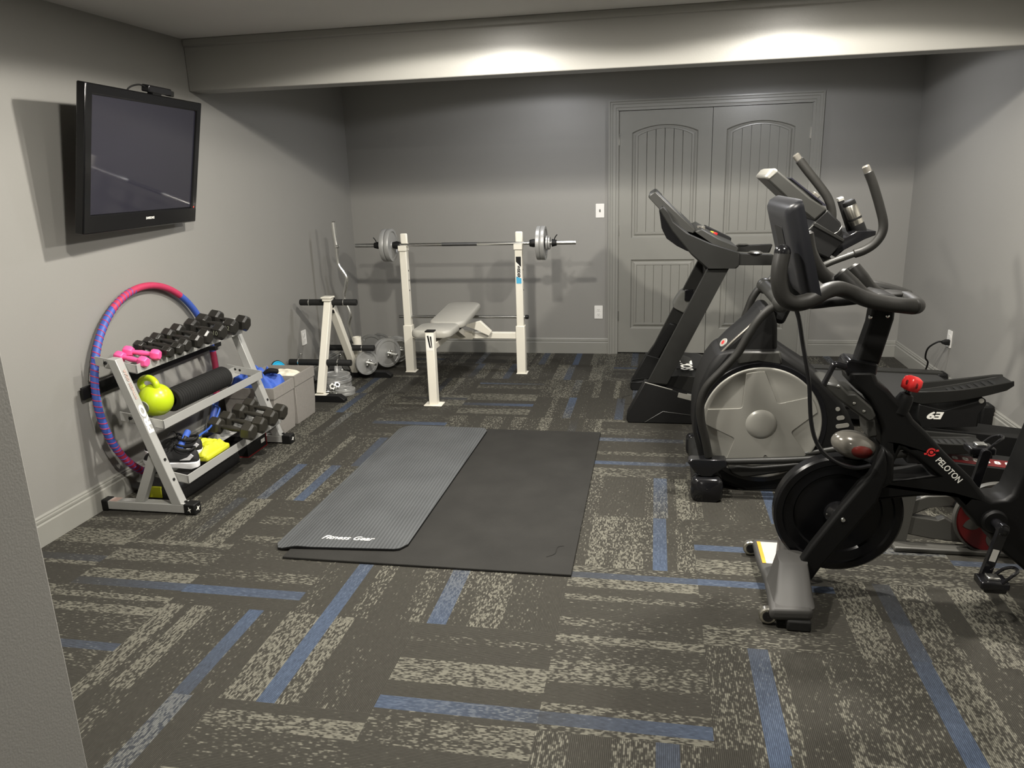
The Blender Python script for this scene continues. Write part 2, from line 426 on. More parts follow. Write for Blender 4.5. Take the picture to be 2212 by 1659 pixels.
struct('wall_near', MB().prism([(XL, .972), (XL, .86), (-1.084, .86), (-1.084, YR), (-.972, YR), (-.972, .972)], -.05, ZC, 'z'), WALL, bevel=.003)
# back wall with the double-door opening
DX0, DX1, DZ = -.315, 1.212, 2.05
bw = MB(); bw.box(XL, DX0, YB, YB+.1, -.05, ZC).box(DX1, XR, YB, YB+.1, -.05, ZC).box(DX0, DX1, YB, YB+.1, DZ, ZC).box(DX0-.05, DX1+.05, YB+.09, YB+.12, -.05, DZ)
struct('wall_back', bw, WALL)
# ceiling beam with a shallow strip along its top
struct('trim_1', MB().prism([(4.355, 2.0844), (4.355, 2.326), (4.343, 2.330), (4.343, ZC), (4.505, ZC), (4.505, 2.0844)], XL, XR, 'x'), BEAMP, bevel=.005)
BBP = [(0, 0), (.016, 0), (.016, .098), (.010, .104), (.013, .112), (.012, .120), (.007, .123), (.008, .130), (.003, .138), (0, .138)]
def baseboard(name, side, a, b_):
    mb = MB()
    if side == 'back': mb.prism([(YB-u, z) for u, z in BBP], a, b_, 'x')
    elif side == 'left': mb.prism([(XL+u, z) for u, z in BBP], a, b_, 'y')
    else: mb.prism([(XR-u, z) for u, z in BBP], a, b_, 'y')
    return struct(name, mb, TRIM)
baseboard('baseboard_left', 'left', .972, YB)
baseboard('baseboard_right', 'right', YR, YB)
baseboard('baseboard_back', 'back', XL+.01, -.39)
baseboard('baseboard_back_right', 'back', 1.29, XR-.01)
# door casing: a stepped profile mitred round the opening
def casing():
    prof = [(0, 0), (0, .012), (.014, .013), (.018, .018), (.040, .018), (.044, .023), (.060, .024), (.064, .030), (.076, .030), (.076, 0)]
    mb = MB(); path = [(DX0, -.0, -1, 0), (DX0, DZ, -1, 1), (DX1, DZ, 1, 1), (DX1, -.0, 1, 0)]
    mb.loft([[(x+sx*u, YB-d, z+sz*u) for u, d in prof] for x, z, sx, sz in path])
    jb = mb; jb.box(DX0, DX0+.006, YB-.012, YB+.09, 0, DZ).box(DX1-.006, DX1, YB-.012, YB+.09, 0, DZ).box(DX0, DX1, YB-.012, YB+.09, DZ-.006, DZ)
    return mb
struct('trim_2', casing(), TRIM, ang=20)
def door_slab(name, x0, x1, hx, px0, px1):
    yf = YB+.004; z0, z1 = .012, 2.040
    o = MB()
    def arched(i):      # top panel outline inset by i
        a, c = px0+i, px1-i; zb, zs = 1.010+i, 1.868-i*.6; rise = .058
        n = 16
        top = [(c+(a-c)*k/n, zs+rise*math.sin(PI*k/n)**.8 if 0 < k < n else zs) for k in range(n+1)]
        return [(a, zb), (c, zb)]+top
    def rectp(i): return [(px0+i, .226+i), (px1-i, .226+i), (px1-i, .828-i), (px0+i, .828-i)]
    outer = [(x0, z0), (x1, z0), (x1, z1), (x0, z1)]
    A, B = arched(0), rectp(0)
    o.prism([outer, A, B], yf, yf+.020)
    o.box(x0, x1, yf+.018, yf+.035, z0, z1)
    for fn in (arched, rectp):   # moulding: down, up onto the raised field
        st = [(0, 0), (.010, .013), (.020, .014), (.034, .005), (.046, .004), (.052, .009)]
        o.loft([[(x, yf+d, z) for x, z in fn(i)] for i, d in st], cap=False)
    # beadboard planks inside
    n = 6; a, c = px0+.050, px1-.050; w = (c-a)/n
    for k in range(n):
        q0, q1 = a+w*k+.0024, a+w*(k+1)-.0024
        def zt(x, i=.050):
            u = (x-(px0+i))/(px1-px0-2*i); u = min(1, max(0, u)); return 1.868-i*.6+.058*math.sin(PI*u)**.8 if 0 < u < 1 else 1.868-i*.6
        pts = [(q0, 1.060), (q1, 1.060)]+[(q1+(q0-q1)*t/5, zt(q1+(q0-q1)*t/5)-.001) for t in range(6)]
        o.prism(pts, yf+.006, yf+.019)
        o.box(q0, q1, yf+.006, yf+.019, .276, .778)
    o.box(a, c, yf+.0135, yf+.019, 1.06, 1.84).box(a, c, yf+.0135, yf+.019, .276, .778)
    d = struct(name, o, DOORP, ang=25)
    for i, hz in enumerate((1.817, 1.078, .341)):
        h = MB(); h.tube([(hx, yf-.010, hz-.045), (hx, yf-.010, hz+.045)], .006, 10)
        h.box(hx-.009, hx+.009, yf-.006, yf+.003, hz-.043, hz+.043)
        tag(obj('hinge', h, CHR, d), 'bright metal hinge')
    return d
door_slab('door_1', -.309, .443, -.309, -.200, .334)
door_slab('door_2', .447, 1.206, 1.206, .556, 1.086)

# recessed lamps in the ceiling
LAMPS = [(-.93, 3.40), (.74, 3.42), (-.93, 1.95), (.74, 1.95), (-.90, 5.58), (.86, 5.42), (.4, -1.0)]
ldef = local_thing('ceiling_light', '', 'ceiling light')
obj('trim_ring', MB().lathe([(.075, .0), (.095, 0), (.098, -.006), (.078, -.012), (.075, -.004)], closed=True), WPL, ldef)
obj('lens', MB().lathe([(.0, -.002), (.074, -.002), (.074, .0), (0, .0)]), LENS, ldef)
WHERE = ['recessed round lamp above the exercise mats, left of the pair before the beam', 'recessed round lamp above the spin bike, right of the pair before the beam', 'recessed round lamp above the near end of the exercise mat',
         'recessed round lamp over the open carpet on the right', 'recessed round lamp behind the beam above the weight bench', 'recessed round lamp behind the beam in front of the double doors', 'recessed round lamp in the room behind the doorway']
POW = [122, 124, 108, 50, 24, 28, 12]
for k, (lx, ly) in enumerate(LAMPS):
    if k == 0: ldef.matrix_world = Matrix.Translation((lx, ly, ZC)); ldef['label'] = WHERE[0]; ldef['group'] = 'recessed ceiling lamps'
    else: dup(ldef, Matrix.Translation((lx, ly, ZC)), WHERE[k])
    ld = bpy.data.lights.new('downlight', 'SPOT'); ld.shadow_soft_size = .045; ld.energy = POW[k]*.58; ld.color = (1, .95, .86) if not 3 < k < 6 else (.97, .97, 1)
    ld.spot_size = math.radians(166.5); ld.spot_blend = .08
    lo = bpy.data.objects.new('downlight', ld); COL.objects.link(lo); lo.location = (lx, ly, ZC-.03)
    l2 = bpy.data.lights.new('downlight_lens', 'AREA'); l2.shape = 'DISK'; l2.size = .12; l2.energy = POW[k]*.18; l2.color = ld.color
    o2 = bpy.data.objects.new('downlight_lens', l2); COL.objects.link(o2); o2.location = (lx, ly, ZC-.013)
w = bpy.data.worlds.new('world'); S.world = w; w.use_nodes = True
w.node_tree.nodes['Background'].inputs[0].default_value = (.6, .65, .7, 1); w.node_tree.nodes['Background'].inputs[1].default_value = .02

# ------------------------------------------------------------------ wall plates
def outlet(label, c, nrm, name='wall_outlet'):
    n = V3(nrm); u = V3((0, 0, 1)).cross(n); m = basis(u, V3((0, 0, 1)), n, c)
    t = thing(name, label, 'outlet' if name == 'wall_outlet' else 'switch', c)
    obj('cover_plate', MB().prism(rrect(-.036, .036, -.058, .058, .004), 0, .006, 'z', m), WPL, t, bevel=.0015)
    if name == 'wall_outlet':
        for s in (-1, 1):
            p = obj('socket', MB().prism(rrect(-.016, .016, s*.02-.0135, s*.02+.0135, .008), .005, .008, 'z', m), WPL, t)
            q = MB()
            for dx in (-.006, .006): q.box(dx-.001, dx+.001, s*.02-.002, s*.02+.007, .0078, .0084, m)
            q.box(-.002, .002, s*.02-.009, s*.02-.005, .0078, .0084, m)
            obj('slot', q, SOCK, p)
    else:
        obj('toggle', MB().box(-.005, .005, -.012, .012, .005, .009, m).box(-.004, .004, -.002, .010, .008, .020, m), SOCK, t, bevel=.001)
    return t
outlet('white light switch plate left of the double door casing', (-.464, YB, 1.247), (0, -1, 0), 'light_switch')
outlet('white double outlet low on the back wall, below the light switch', (-.476, YB, .373), (0, -1, 0))
outlet('white outlet low on the left wall beside the white weight tree', (XL, 5.494, .378), (1, 0, 0))
outlet('white outlet on the right wall with a black plug in it', (XR, 5.568, .389), (-1, 0, 0))

# ------------------------------------------------------------------ television
def television():
    c = V3((-2.501, 3.583, 1.693)); yaw, tl = -.089, .198
    n = V3((math.cos(yaw)*math.cos(tl), -math.sin(yaw)*math.cos(tl), -math.sin(tl))); u = V3((math.sin(yaw), math.cos(yaw), 0)); v = u.cross(n)
    if v.z < 0: v = -v
    m = basis(u, v, n, c)
    t = thing('television', 'black flat screen television tilted down from a bracket on the left wall', 'television', (XL, c.y, c.z))
    w, h = .461, .2595
    ow, ot, ob = .513, .305, .345
    fr = obj('bezel', MB().prism([[(-ow, -ob), (ow, -ob), (ow, ot), (-ow, ot)], [(-w, -h), (-w, h), (w, h), (w, -h)]], -.03, .012, 'z', m), TVB, t, bevel=.006)
    obj('screen', MB().box(-w-.004, w+.004, -h-.004, h+.004, -.02, .003, m), SCRN, t)
    obj('housing', MB().loft([[m @ V3((x*s, y*s-.01, z)) for x, y in rrect(-.49, .49, -.31, .28, .03)] for z, s in ((-.028, 1), (-.05, .97), (-.075, .80), (-.078, .7))]), BLK, t)
    text('brand_mark', 'SAMSUNG', .017, WTX, m @ V3((.03, -.297, .0128)), u, v, t, bold=.02)
    obj('power_light', MB().box(.476, .481, -.262, -.257, .0115, .0135, m), LEDR, t)
    wm = MB(); wm.box(XL, XL+.02, 3.43, 3.73, 1.55, 1.85); wm.tube([(XL+.01, 3.5, 1.70), (XL+.09, 3.56, 1.70)], .018, 8).tube([(XL+.01, 3.68, 1.70), (XL+.09, 3.62, 1.70)], .018, 8)
    obj('wall_mount', wm, BLK, t)
    # sensor bar clipped on top
    s = thing('sensor_bar', 'small black sensor bar perched on top of the television', 'sensor', m @ V3((.02, ot, 0)))
    obj('body', MB().box(-.02, .19, ot+.006, ot+.040, -.030, .012, m), BLKG, s, bevel=.006)
    obj('foot', MB().box(.02, .10, ot-.002, ot+.008, -.02, .008, m), BLK, s)
    obj('cap', MB().box(.19, .225, ot+.004, ot+.032, -.026, .008, m), DKG, s, bevel=.005)
    obj('cable', MB().tube([m @ V3((-.02, ot+.028, -.01)), m @ V3((-.06, ot+.032, -.02)), m @ V3((-.11, ot+.006, -.04)), m @ V3((-.12, ot-.06, -.06))], .004, 8, sm=5), BLK, s)
television()

# ------------------------------------------------------------------ mats
def mats():
    t = thing('rubber_floor_mat', 'large square black rubber mat lying on the carpet', 'mat', (-.9, 3.6, 0))
    y0, y1 = 2.722, 4.488
    obj('slab', MB().prism([(-1.540, y0), (-.303, y0+.005), (-.306, y1), (-1.53, y1)], 0, .011, 'z'), SMAT, t, bevel=.003)
    sc = MB(); sc.tube([(-.42, 2.86, .0112), (-.39, 2.89, .0118), (-.385, 2.95, .0115), (-.36, 2.965, .0113)], .0025, 6, sm=4)
    tag(obj('crease', sc, SMAT, t), 'small raised crease near the front right corner')
    t = thing('exercise_mat', 'ribbed grey foam exercise mat laid over the left side of the black mat', 'mat', (-1.3, 3.6, 0))
    for nm_, lo_, hi_, mt_ in (('black_underside', 0, .0085, BLK), ('foam_sheet', .0085, .0115, RIBM)):
     mb = MB(); b = mb.b
     P = [(-1.622, 2.790), (-1.030, 2.832), (-1.008, 4.468), (-1.586, 4.480)]
     n, k = 26, 40; top, bot = [], []
     for j in range(k+1):
         rt, rb = [], []
         for i in range(n+1):
             u, v = i/n, j/k
             # rounded corners
             r = .05; du = min(u, 1-u)*.58; dv = min(v, 1-v)*1.65
             if du < r and dv < r:
                 ins = r-math.sqrt(max(0, r*r-(r-du)**2)); vv = v+(ins/1.65)*(1 if v < .5 else -1)*(1 if dv < 1e-6 else max(0, 1-dv/ins if ins > 1e-6 else 0))
             else: vv = v
             A = V3((P[0][0]*(1-u)+P[1][0]*u, P[0][1]*(1-u)+P[1][1]*u, 0)); B = V3((P[3][0]*(1-u)+P[2][0]*u, P[3][1]*(1-u)+P[2][1]*u, 0))
             q = A.lerp(B, vv)
             drop = max(0, min(1, (-1.50-q.x)/.09)); drop = drop*drop*(3-2*drop)
             z = .0115-.0112*drop+.004*math.sin(PI*min(1, max(0, (q.x+1.6)/.15)))*max(0, 1-v*5)
             rt.append(b.verts.new((q.x, q.y, z+hi_))); rb.append(b.verts.new((q.x, q.y, z+lo_)))
         top.append(rt); bot.append(rb)
     for j in range(k):
         for i in range(n):
             mb.face([top[j][i], top[j][i+1], top[j+1][i+1], top[j+1][i]]); mb.face([bot[j][i+1], bot[j][i], bot[j+1][i], bot[j+1][i+1]])
     for j in range(k):
         mb.face([top[j+1][0], bot[j+1][0], bot[j][0], top[j][0]]); mb.face([top[j][n], bot[j][n], bot[j+1][n], top[j+1][n]])
     for i in range(n):
         mb.face([top[0][i], bot[0][i], bot[0][i+1], top[0][i+1]]); mb.face([top[k][i+1], bot[k][i+1], bot[k][i], top[k][i]])
     obj(nm_, mb, mt_, t, ang=50)
    a, c = V3((-1.435, 2.895, .0238)), V3((-1.195, 2.893, .0238))
    text('brand_print', 'Fitness Gear', .047, WTX, (a+c)/2+V3((0, .005, 0)), (1, .03, 0), (0, 1, 0), t, bold=.015, shear=.35, squash=.98)
mats()

# ------------------------------------------------------------------ dumbbell rack
def rack():
    t = thing('dumbbell_rack', 'silver three shelf dumbbell rack against the left wall', 'rack', (-2.4, 3.62, 0))
    lean = [(-2.272, .05), (-2.497, .775)]
    def post(y, w=.05):
        (x0, z0), (x1, z1) = lean; dx, dz = (x1-x0), (z1-z0); L = math.hypot(dx, dz); nx, nz = dz/L, -dx/L
        hw = .024
        q = [(x0+nx*hw+.004, z0), (x1+nx*hw, z1), (x1-nx*hw, z1+.004), (x0-nx*hw-.004, z0)]
        return MB().prism(q, y, y+w)
    for k, y in enumerate((3.085, 4.115)):
        ft = obj('foot_tube', MB().box(-2.655, -2.235, y-.0, y+.05, .008, .052), SILV, t, bevel=.003)
        p = obj('upright', post(y), SILV, t, bevel=.003)
        obj('foot_plate', MB().box(-2.255, -2.195+.0, y+.0, y+.05, .052, .056), SILV, p, bevel=.001)
        bl = MB(); bl.lathe([(.008, 0), (.008, .008), (0, .008)], (-2.235, y+.025, .055), (0, 0, 1), 10)
        for s in (.16, .30):
            px = lean[0][0]+(lean[1][0]-lean[0][0])*s; pz = lean[0][1]+(lean[1][1]-lean[0][1])*s
            obj('bolt', MB().lathe([(.007, 0), (.007, .005), (0, .005)], (px+.024, y+.025, pz+.008), (.94, 0, .33), 10), BLK, p)
        obj('bolt', bl, BLK, p)
        obj('brace', MB().prism([(-2.505, .052), (-2.455, .052), (-2.358, .262), (-2.388, .30)], y+.008, y+.042), SILV, t, bevel=.002)
        for x0, x1 in ((-2.235, -2.175), (-2.695, -2.65)):
            cp = obj('end_cap', MB().box(x0, x1, y-.004, y+.054, 0, .057), BLK, t, bevel=.006)
            if x1 > -2.3:
                st = [((.016 if i % 2 == 0 else .005)*math.cos(.4+i*PI/4), (.016 if i % 2 == 0 else .005)*math.sin(.4+i*PI/4)) for i in range(8)]
                obj('star_mark', MB().prism([(y+.025+a, .029+c) for a, c in st], x1-.001, x1+.001, 'x'), WTX, cp)
                if k == 0: obj('star_mark', MB().prism([(x1-.028+a*.7, .029+c) for a, c in st], y-.0048, y-.0035, 'y'), WTX, cp)
    # shelves: end brackets carry two angle rails each
    shel = [((-2.625, .757), (-2.410, .717), 'shelf'), ((-2.540, .482), (-2.312, .442), 'shelf'), ((-2.450, .208), (-2.225, .163), 'shelf')]
    for i, (a, c, nm) in enumerate(shel):
        sl = (c[1]-a[1])/(c[0]-a[0]); d = V3((c[0]-a[0], c[1]-a[1])).normalized() if False else None
        rail = MB()
        def L(xc, zc, up, w, flip=1):   # angle section: web along the slope and an upstand
            s_ = sl; t_ = .004
            return [(xc, zc), (xc-w*flip, zc-w*flip*s_), (xc-w*flip, zc-w*flip*s_+t_), (xc-t_*flip, zc+t_-t_*flip*s_), (xc-t_*flip, zc+up), (xc, zc+up)]
        y0, y1 = 3.137, 4.113
        fr = MB().prism(L(c[0], c[1]-.022, .045, .045), y0, y1)
        r1 = obj('front_rail', fr, SILV, t, bevel=.001)
        bx, bz = a[0]+.075, a[1]+.075*sl
        obj('back_rail', MB().prism(L(bx-.03, bz-.022, .04, .04, -1), y0, y1), SILV, t, bevel=.001)
        for y in (3.137, 4.113):
            e = MB().prism([(a[0], a[1]-.022), (c[0], c[1]-.022), (c[0], c[1]+.022), (a[0], a[1]+.022)], y, y+.006 if y < 4 else y-.006)
            br = obj('end_bracket', e, SILV, t, bevel=.001)
            for dx in (.055, .085): obj('bolt', MB().lathe([(.009, 0), (.008, .006), (0, .007)], (a[0]+dx, y, a[1]+dx*sl), (0, -1, 0), 10), BLK, br)
    # long dark stiffening bar behind the top shelf
    obj('back_bar', MB().box(-2.686, -2.674, 3.08, 4.30, .575, .635).box(-2.676, -2.560, 4.05, 4.075, .60, .625), BLK, t, bevel=.002)
    (x0, z0), (x1, z1) = lean; up = V3((x1-x0, 0, z1-z0)).normalized(); nrm = V3((up.z, 0, -up.x)); right = up
    q = lambda s, e=.0252: V3((x0, 3.110, z0))+V3((x1-x0, 0, z1-z0))*s+nrm*e
    text('brand_print', 'PRO', .050, WTX, q(.585), up, (0, -1, 0), t, bold=.05, squash=1.5)
    text('brand_print', 'FITNESS GEAR', .024, PNKT, q(.82), up, (0, -1, 0), t, bold=.02, squash=1.)
    obj('warning_label', MB().box(-2.645, -2.60, 3.087, 3.133, .0515, .0528), PNKT, t)
    return shel
SH = rack()

def dumbbell(name, label, m, hr, hl, gl, gr, group, gm=None, num=None):
    """axis along local x, centre at the origin"""
    t = local_thing(name, label, 'dumbbell', group)
    for s in (-1, 1):
        h = MB(); x0, x1 = s*gl/2, s*(gl/2+hl)
        rings = []
        for x, f in ((x0, .78), (x0+s*.012, 1), (x1-s*.012, 1), (x1, .78)):
            rings.append([(x, hr*f*math.cos(PI/6+PI/3*i), hr*f*math.sin(PI/6+PI/3*i)) for i in range(6)])
        h.loft(rings)
        ho = obj('head', h, m, t, bevel=.003, ang=25)
        if num and s == 1: text('number_mark', num, .034 if len(num) < 3 else .028, LABG, (gl/2+hl*.5, -hr*.5*1.0-hr*.37, hr*.0+.0), (1, 0, 0), (0, 0, 1), ho)
    g = MB().tube([(-gl/2-.005, 0, 0), (-gl*.3, 0, 0), (0, 0, 0), (gl*.3, 0, 0), (gl/2+.005, 0, 0)], [gr*.8, gr*.9, gr*1.12, gr*.9, gr*.8], 14)
    obj('handle', g, gm or m, t)
    return t
G1 = 'black hex dumbbells on the top shelf'
ys = [3.345, 3.41, 3.487, 3.575, 3.675, 3.795, 3.93, 4.045]
sz = [(.031, .050), (.033, .052), (.037, .055), (.040, .058), (.043, .062), (.046, .064), (.048, .066), (.049, .068)]
lab = ['small black hex dumbbell on the top shelf, right behind the pink pair', 'second black hex dumbbell behind the pink pair on the top shelf', 'third black hex dumbbell behind the pink pair on the top shelf',
       'fourth black hex dumbbell from the pink pair on the top shelf', 'black hex dumbbell marked 10 in the middle right of the top shelf row', 'black hex dumbbell marked 10 near the far end, third from last on the top shelf',
       'large black hex dumbbell marked 12, second from the far end of the top shelf', 'large black hex dumbbell at the far end of the top shelf']
for k, y in enumerate(ys):
    r, hl = sz[k]
    nm = {4: '10', 5: '10', 6: '12', 2: '8'}.get(k)
    d = dumbbell('dumbbell', lab[k], HEX, r, hl, .105, .0135, G1, num=nm)
    z = .745+r*.8
    d.matrix_world = Matrix.Translation((-2.455+.01*(k % 2), y, z)) @ Matrix.Rotation(random.uniform(-.06, .06), 4, 'Z') @ Matrix.Rotation(.17, 4, 'Y') @ Matrix.Rotation(random.choice((0, PI/6*0, .12)), 4, 'X')
G2 = 'pink dumbbells on the top shelf'
for k, (x, y, z, rz, ry, la) in enumerate(((-2.475, 3.200, .752, -.05, .17, 'pink vinyl dumbbell at the near end of the top shelf, in front'), (-2.460, 3.262, .768, .22, .17, 'pink vinyl dumbbell leaning behind the other pink one on the top shelf'))):
    d = dumbbell('pink_dumbbell', la, PINK, .029, .045, .085, .013, G2)
    d.matrix_world = Matrix.Translation((x, y, z)) @ Matrix.Rotation(rz, 4, 'Z') @ Matrix.Rotation(ry, 4, 'Y')
G3 = 'large black hex dumbbells on the bottom shelf'
lw = ['nearest of the four large black dumbbells at the far end of the bottom shelf', 'second nearest large black dumbbell on the bottom shelf', 'third large black dumbbell on the bottom shelf, one before the last', 'farthest large black dumbbell on the bottom shelf, close to the fabric bins']
for k, (x, y, z) in enumerate(((-2.265, 3.640, .258), (-2.27, 3.765, .254), (-2.27, 3.90, .256), (-2.265, 4.01, .258))):
    d = dumbbell('large_dumbbell', lw[k], HEXB, .050, .068, .125, .0145, G3)
    d.matrix_world = Matrix.Translation((x, y, z)) @ Matrix.Rotation(random.uniform(-.05, .05), 4, 'Z') @ Matrix.Rotation(.15, 4, 'Y')

# kettlebell, roller, shoes and the rest of the rack's load
def kettlebell():
    c = V3((-2.412, 3.245, .535)); t = thing('kettlebell', 'lime green kettlebell with a grey 8 badge on the middle shelf', 'kettlebell', c-V3((0, 0, .08)))
    pr = []
    for i in range(17):
        a = -PI/2+PI*i/16; r = .083*math.cos(a); h = .083*math.sin(a)
        if h < -.068: h = -.068
        pr.append((max(r, 0), h))
    obj('body', MB().lathe(pr, c, (.10, 0, 1), 36), LIME, t)
    d = V3((.9, -.35, 0)).normalized()
    P = [c+d*a+V3((-.02 if h > .06 else 0, 0, h)) for a, h in ((-.062, .035), (-.074, .062), (-.070, .088), (-.040, .106), (0, .112), (.030, .106), (.052, .088), (.050, .066), (.040, .05))]
    obj('handle', MB().tube(P, [.021, .017, .0155, .0155, .0155, .0155, .0155, .017, .021], 14, sm=5), LIME, t)
    n = V3((.10, -1, .0)).normalized(); q = c+n*.0765+V3((-.02, 0, -.012)); n = (q-c).normalized()
    u = V3((0, 0, 1)).cross(n).normalized()*-1; u = n.cross(V3((0, 0, 1))).normalized()*-1; v = n.cross(u)
    bd = obj('badge', MB().lathe([(.029, -.008), (.029, .0075), (0, .0085)], c+n*.0745, n, 28), LABG, t)
    text('number_mark', '8', .034, LIME, c+n*.0836, u, (0, 0, 1), bd, bold=.03)
kettlebell()
def roller():
    a, b_ = V3((-2.405, 3.345, .503)), V3((-2.405, 3.845, .497)); t = thing('foam_roller', 'black ridged foam roller lying along the middle shelf', 'foam roller', a)
    pr = [(.035, 0), (.056, .0)]; n = 24; L = (b_-a).length
    for i in range(n):
        h = L*(i+.12)/n; w_ = L/n
        pr += [(.053, h), (.060, h+w_*.2), (.060, h+w_*.62), (.053, h+w_*.8)]
    pr += [(.056, L), (.035, L)]
    obj('sleeve', MB().lathe(pr, a, b_-a, 36, closed=True), BLKR, t, ang=20)
    obj('core', MB().lathe([(.030, .004), (.036, .004), (.036, L-.004), (.030, L-.004)], a, b_-a, 28, closed=True), BLK, t)
roller()
def shoe(label, mtx):
    t = local_thing('sneaker', label, 'shoe', 'black sneakers on the bottom shelf')
    # local: heel at x=+.14, toe at x=-.14, sole on z=0
    def outline(x):
        u = (x+.14)/.28
        return .033+.016*math.sin(PI*min(1, max(0, 1-u))**1.3)*1.0 if 0 < u < 1 else .02
    xs = [-.14, -.132, -.115, -.08, -.04, 0, .04, .08, .115, .132, .14]
    ws = [.012, .028, .040, .048, .048, .043, .038, .037, .034, .026, .012]
    rings = []
    for x, w_ in zip(xs, ws):
        z0 = .010 if x < -.12 else (.006 if x > .13 else 0); z1 = .026 if x < 0 else .026+.012*(x/.14)
        rings.append([(x, -w_, z0+.004), (x, -w_*.9, z0), (x, w_*.9, z0), (x, w_, z0+.004), (x, w_*1.04, z1), (x, -w_*1.04, z1)])
    obj('sole', MB().loft(rings), WFM, t, bevel=.003)
    up = []; hs = [.030, .048, .058, .068, .084, .098, .098, .092, .094, .098, .060]
    for x, w_, h in zip(xs, ws, hs):
        w2 = w_*.97; z1 = .022 if x < 0 else .022+.012*(x/.14)
        up.append([(x, w2*math.cos(a)*(1-.35*max(0, math.sin(a))**2), z1+(h-z1)*max(0, math.sin(a))**.8) for a in (PI*i/10 for i in range(11))])
    obj('upper', MB().loft(up), mat('shoe_knit', (.012, .012, .013), .75, var=.2, vscale=60, bump=.5, bscale=500), t, subs=1)
    obj('collar', MB().tube([(.118, 0, .103), (.105, .026, .098), (.07, .030, .092), (.035, .022, .100), (.018, 0, .116), (.035, -.022, .100), (.07, -.030, .092), (.105, -.026, .098)], .0065, 10, sm=4, loop=True), BLK, t)
    lc = MB()
    for i in range(5): x = .012-.022*i; z = .094-.009*i; lc.tube([(x, -.024, z-.006), (x+.005, 0, z+.006), (x, .024, z-.006)], .0028, 6, sm=3)
    lc.tube([(.02, 0, .102), (.0, .02, .118), (-.02, .03, .112), (-.03, .012, .100)], .0022, 6, sm=4).tube([(.02, 0, .102), (.03, -.022, .120), (.01, -.036, .11), (-.005, -.03, .095)], .0022, 6, sm=4)
    obj('laces', lc, BLK, t)
    sp_ = MB()
    sp_.prism([(.060, .046), (.112, .052), (.132, .076), (.118, .086), (.100, .066)], -.0405, -.0375)
    tag(obj('side_stripe', sp_, WFM, t), 'white side stripe')
    t.matrix_world = mtx
    return t
sh = shoe('black sneaker with white sole at the near end of the bottom shelf', Matrix.Translation((-2.372, 3.235, .196)) @ Matrix.Rotation(.12, 4, 'Z') @ Matrix.Rotation(.10, 4, 'Y'))
dup(sh, Matrix.Translation((-2.43, 3.345, .212)) @ Matrix.Rotation(.35, 4, 'Z') @ Matrix.Rotation(.12, 4, 'Y') @ Matrix.Rotation(.1, 4, 'X'), 'black sneaker behind the nearer white soled sneaker on the bottom shelf')
t = thing('yellow_pouch', 'bright yellow fabric pouch behind the sneakers on the bottom shelf', 'pouch', (-2.33, 3.46, .17))
obj('bag_body', MB().box(-2.42, -2.245, 3.35, 3.57, .172, .205), YEL, t, bevel=.012, seg=3)
obj('crumpled_top', crumple(-2.42, -2.25, 3.35, 3.57, .20, .045, 3, fold=3.4, amp=.4), YEL, t, subs=1)
t = thing('resistance_band', 'blue resistance band with a padded handle behind the sneakers', 'resistance band', (-2.36, 3.42, .3))
obj('tube_cord', MB().tube([at(415, 958, 0, -2.36), at(432, 940, 0, -2.36), at(452, 925, 0, -2.36), at(466, 905, 0, -2.36), at(474, 884, 0, -2.36), at(468, 878, 0, -2.39), at(452, 868, 0, -2.42)], .0055, 10, sm=6), BLUER, t)
obj('padded_handle', MB().tube([at(388, 968, 0, -2.37), at(396, 952, 0, -2.37), at(406, 932, 0, -2.37)], .017, 14, sm=3), BLUE, t)
obj('grip_band', MB().tube([at(396, 953, 0, -2.37), at(400, 945, 0, -2.37)], .0185, 14), BLK, t)
# floor under the rack
t = thing('gym_bag', 'long black gym bag lying under the rack', 'bag', (-2.47, 3.5, 0))
obj('bag_body', MB().loft([[(x, y, z) for x, z in rrect(-2.445-.13*s, -2.445+.13*s, .0, .115*s+.0, .04*s, 5)] for y, s in ((3.19, .72), (3.21, .95), (3.30, 1), (3.5, 1.03), (3.68, 1), (3.76, .95), (3.78, .72))]), mat('bag_nylon', (.01, .01, .011), .5, var=.3, vscale=20, bump=.4, bscale=60), t)
obj('strap', MB().tube([(-2.36, 3.28, .10), (-2.33, 3.32, .10), (-2.325, 3.45, .04), (-2.34, 3.58, .09), (-2.36, 3.62, .11)], .007, 8, sm=5), BLK, t)
tag(obj('lime_badge', MB().box(-2.52, -2.42, 3.186, 3.196, .035, .095), YEL, t, bevel=.003), 'lime panel on the bag end')
t = thing('yoga_block', 'small grey foam block on the floor under the far half of the rack', 'block', (-2.375, 3.72, 0))
obj('foam_body', MB().box(-2.43, -2.335, 3.68, 3.80, 0, .055), MDG, t, bevel=.016, seg=3)
obj('black_base', MB().box(-2.425, -2.34, 3.685, 3.795, 0, .006), BLK, t)
t = thing('shoe_box', 'black shoe box with a red edge on the floor under the rack', 'box', (-2.42, 3.98, 0))
obj('box_body', MB().box(-2.60, -2.325, 3.865, 4.085, 0.004, .128), BLK, t, bevel=.002)
rd = MB(); rd.box(-2.602, -2.322, 3.862, 4.092, 0, .005); rd.box(-2.327, -2.323, 4.087, 4.092, 0, .13)
tag(obj('red_edging', rd, REDD, t), 'thin red edging')
obj('lid', MB().box(-2.603, -2.323, 3.862, 4.088, .100, .131), BLK, t, bevel=.002)
obj('size_label', MB().box(-2.3235, -2.322, 4.02, 4.065, .035, .058), PAPR, t)

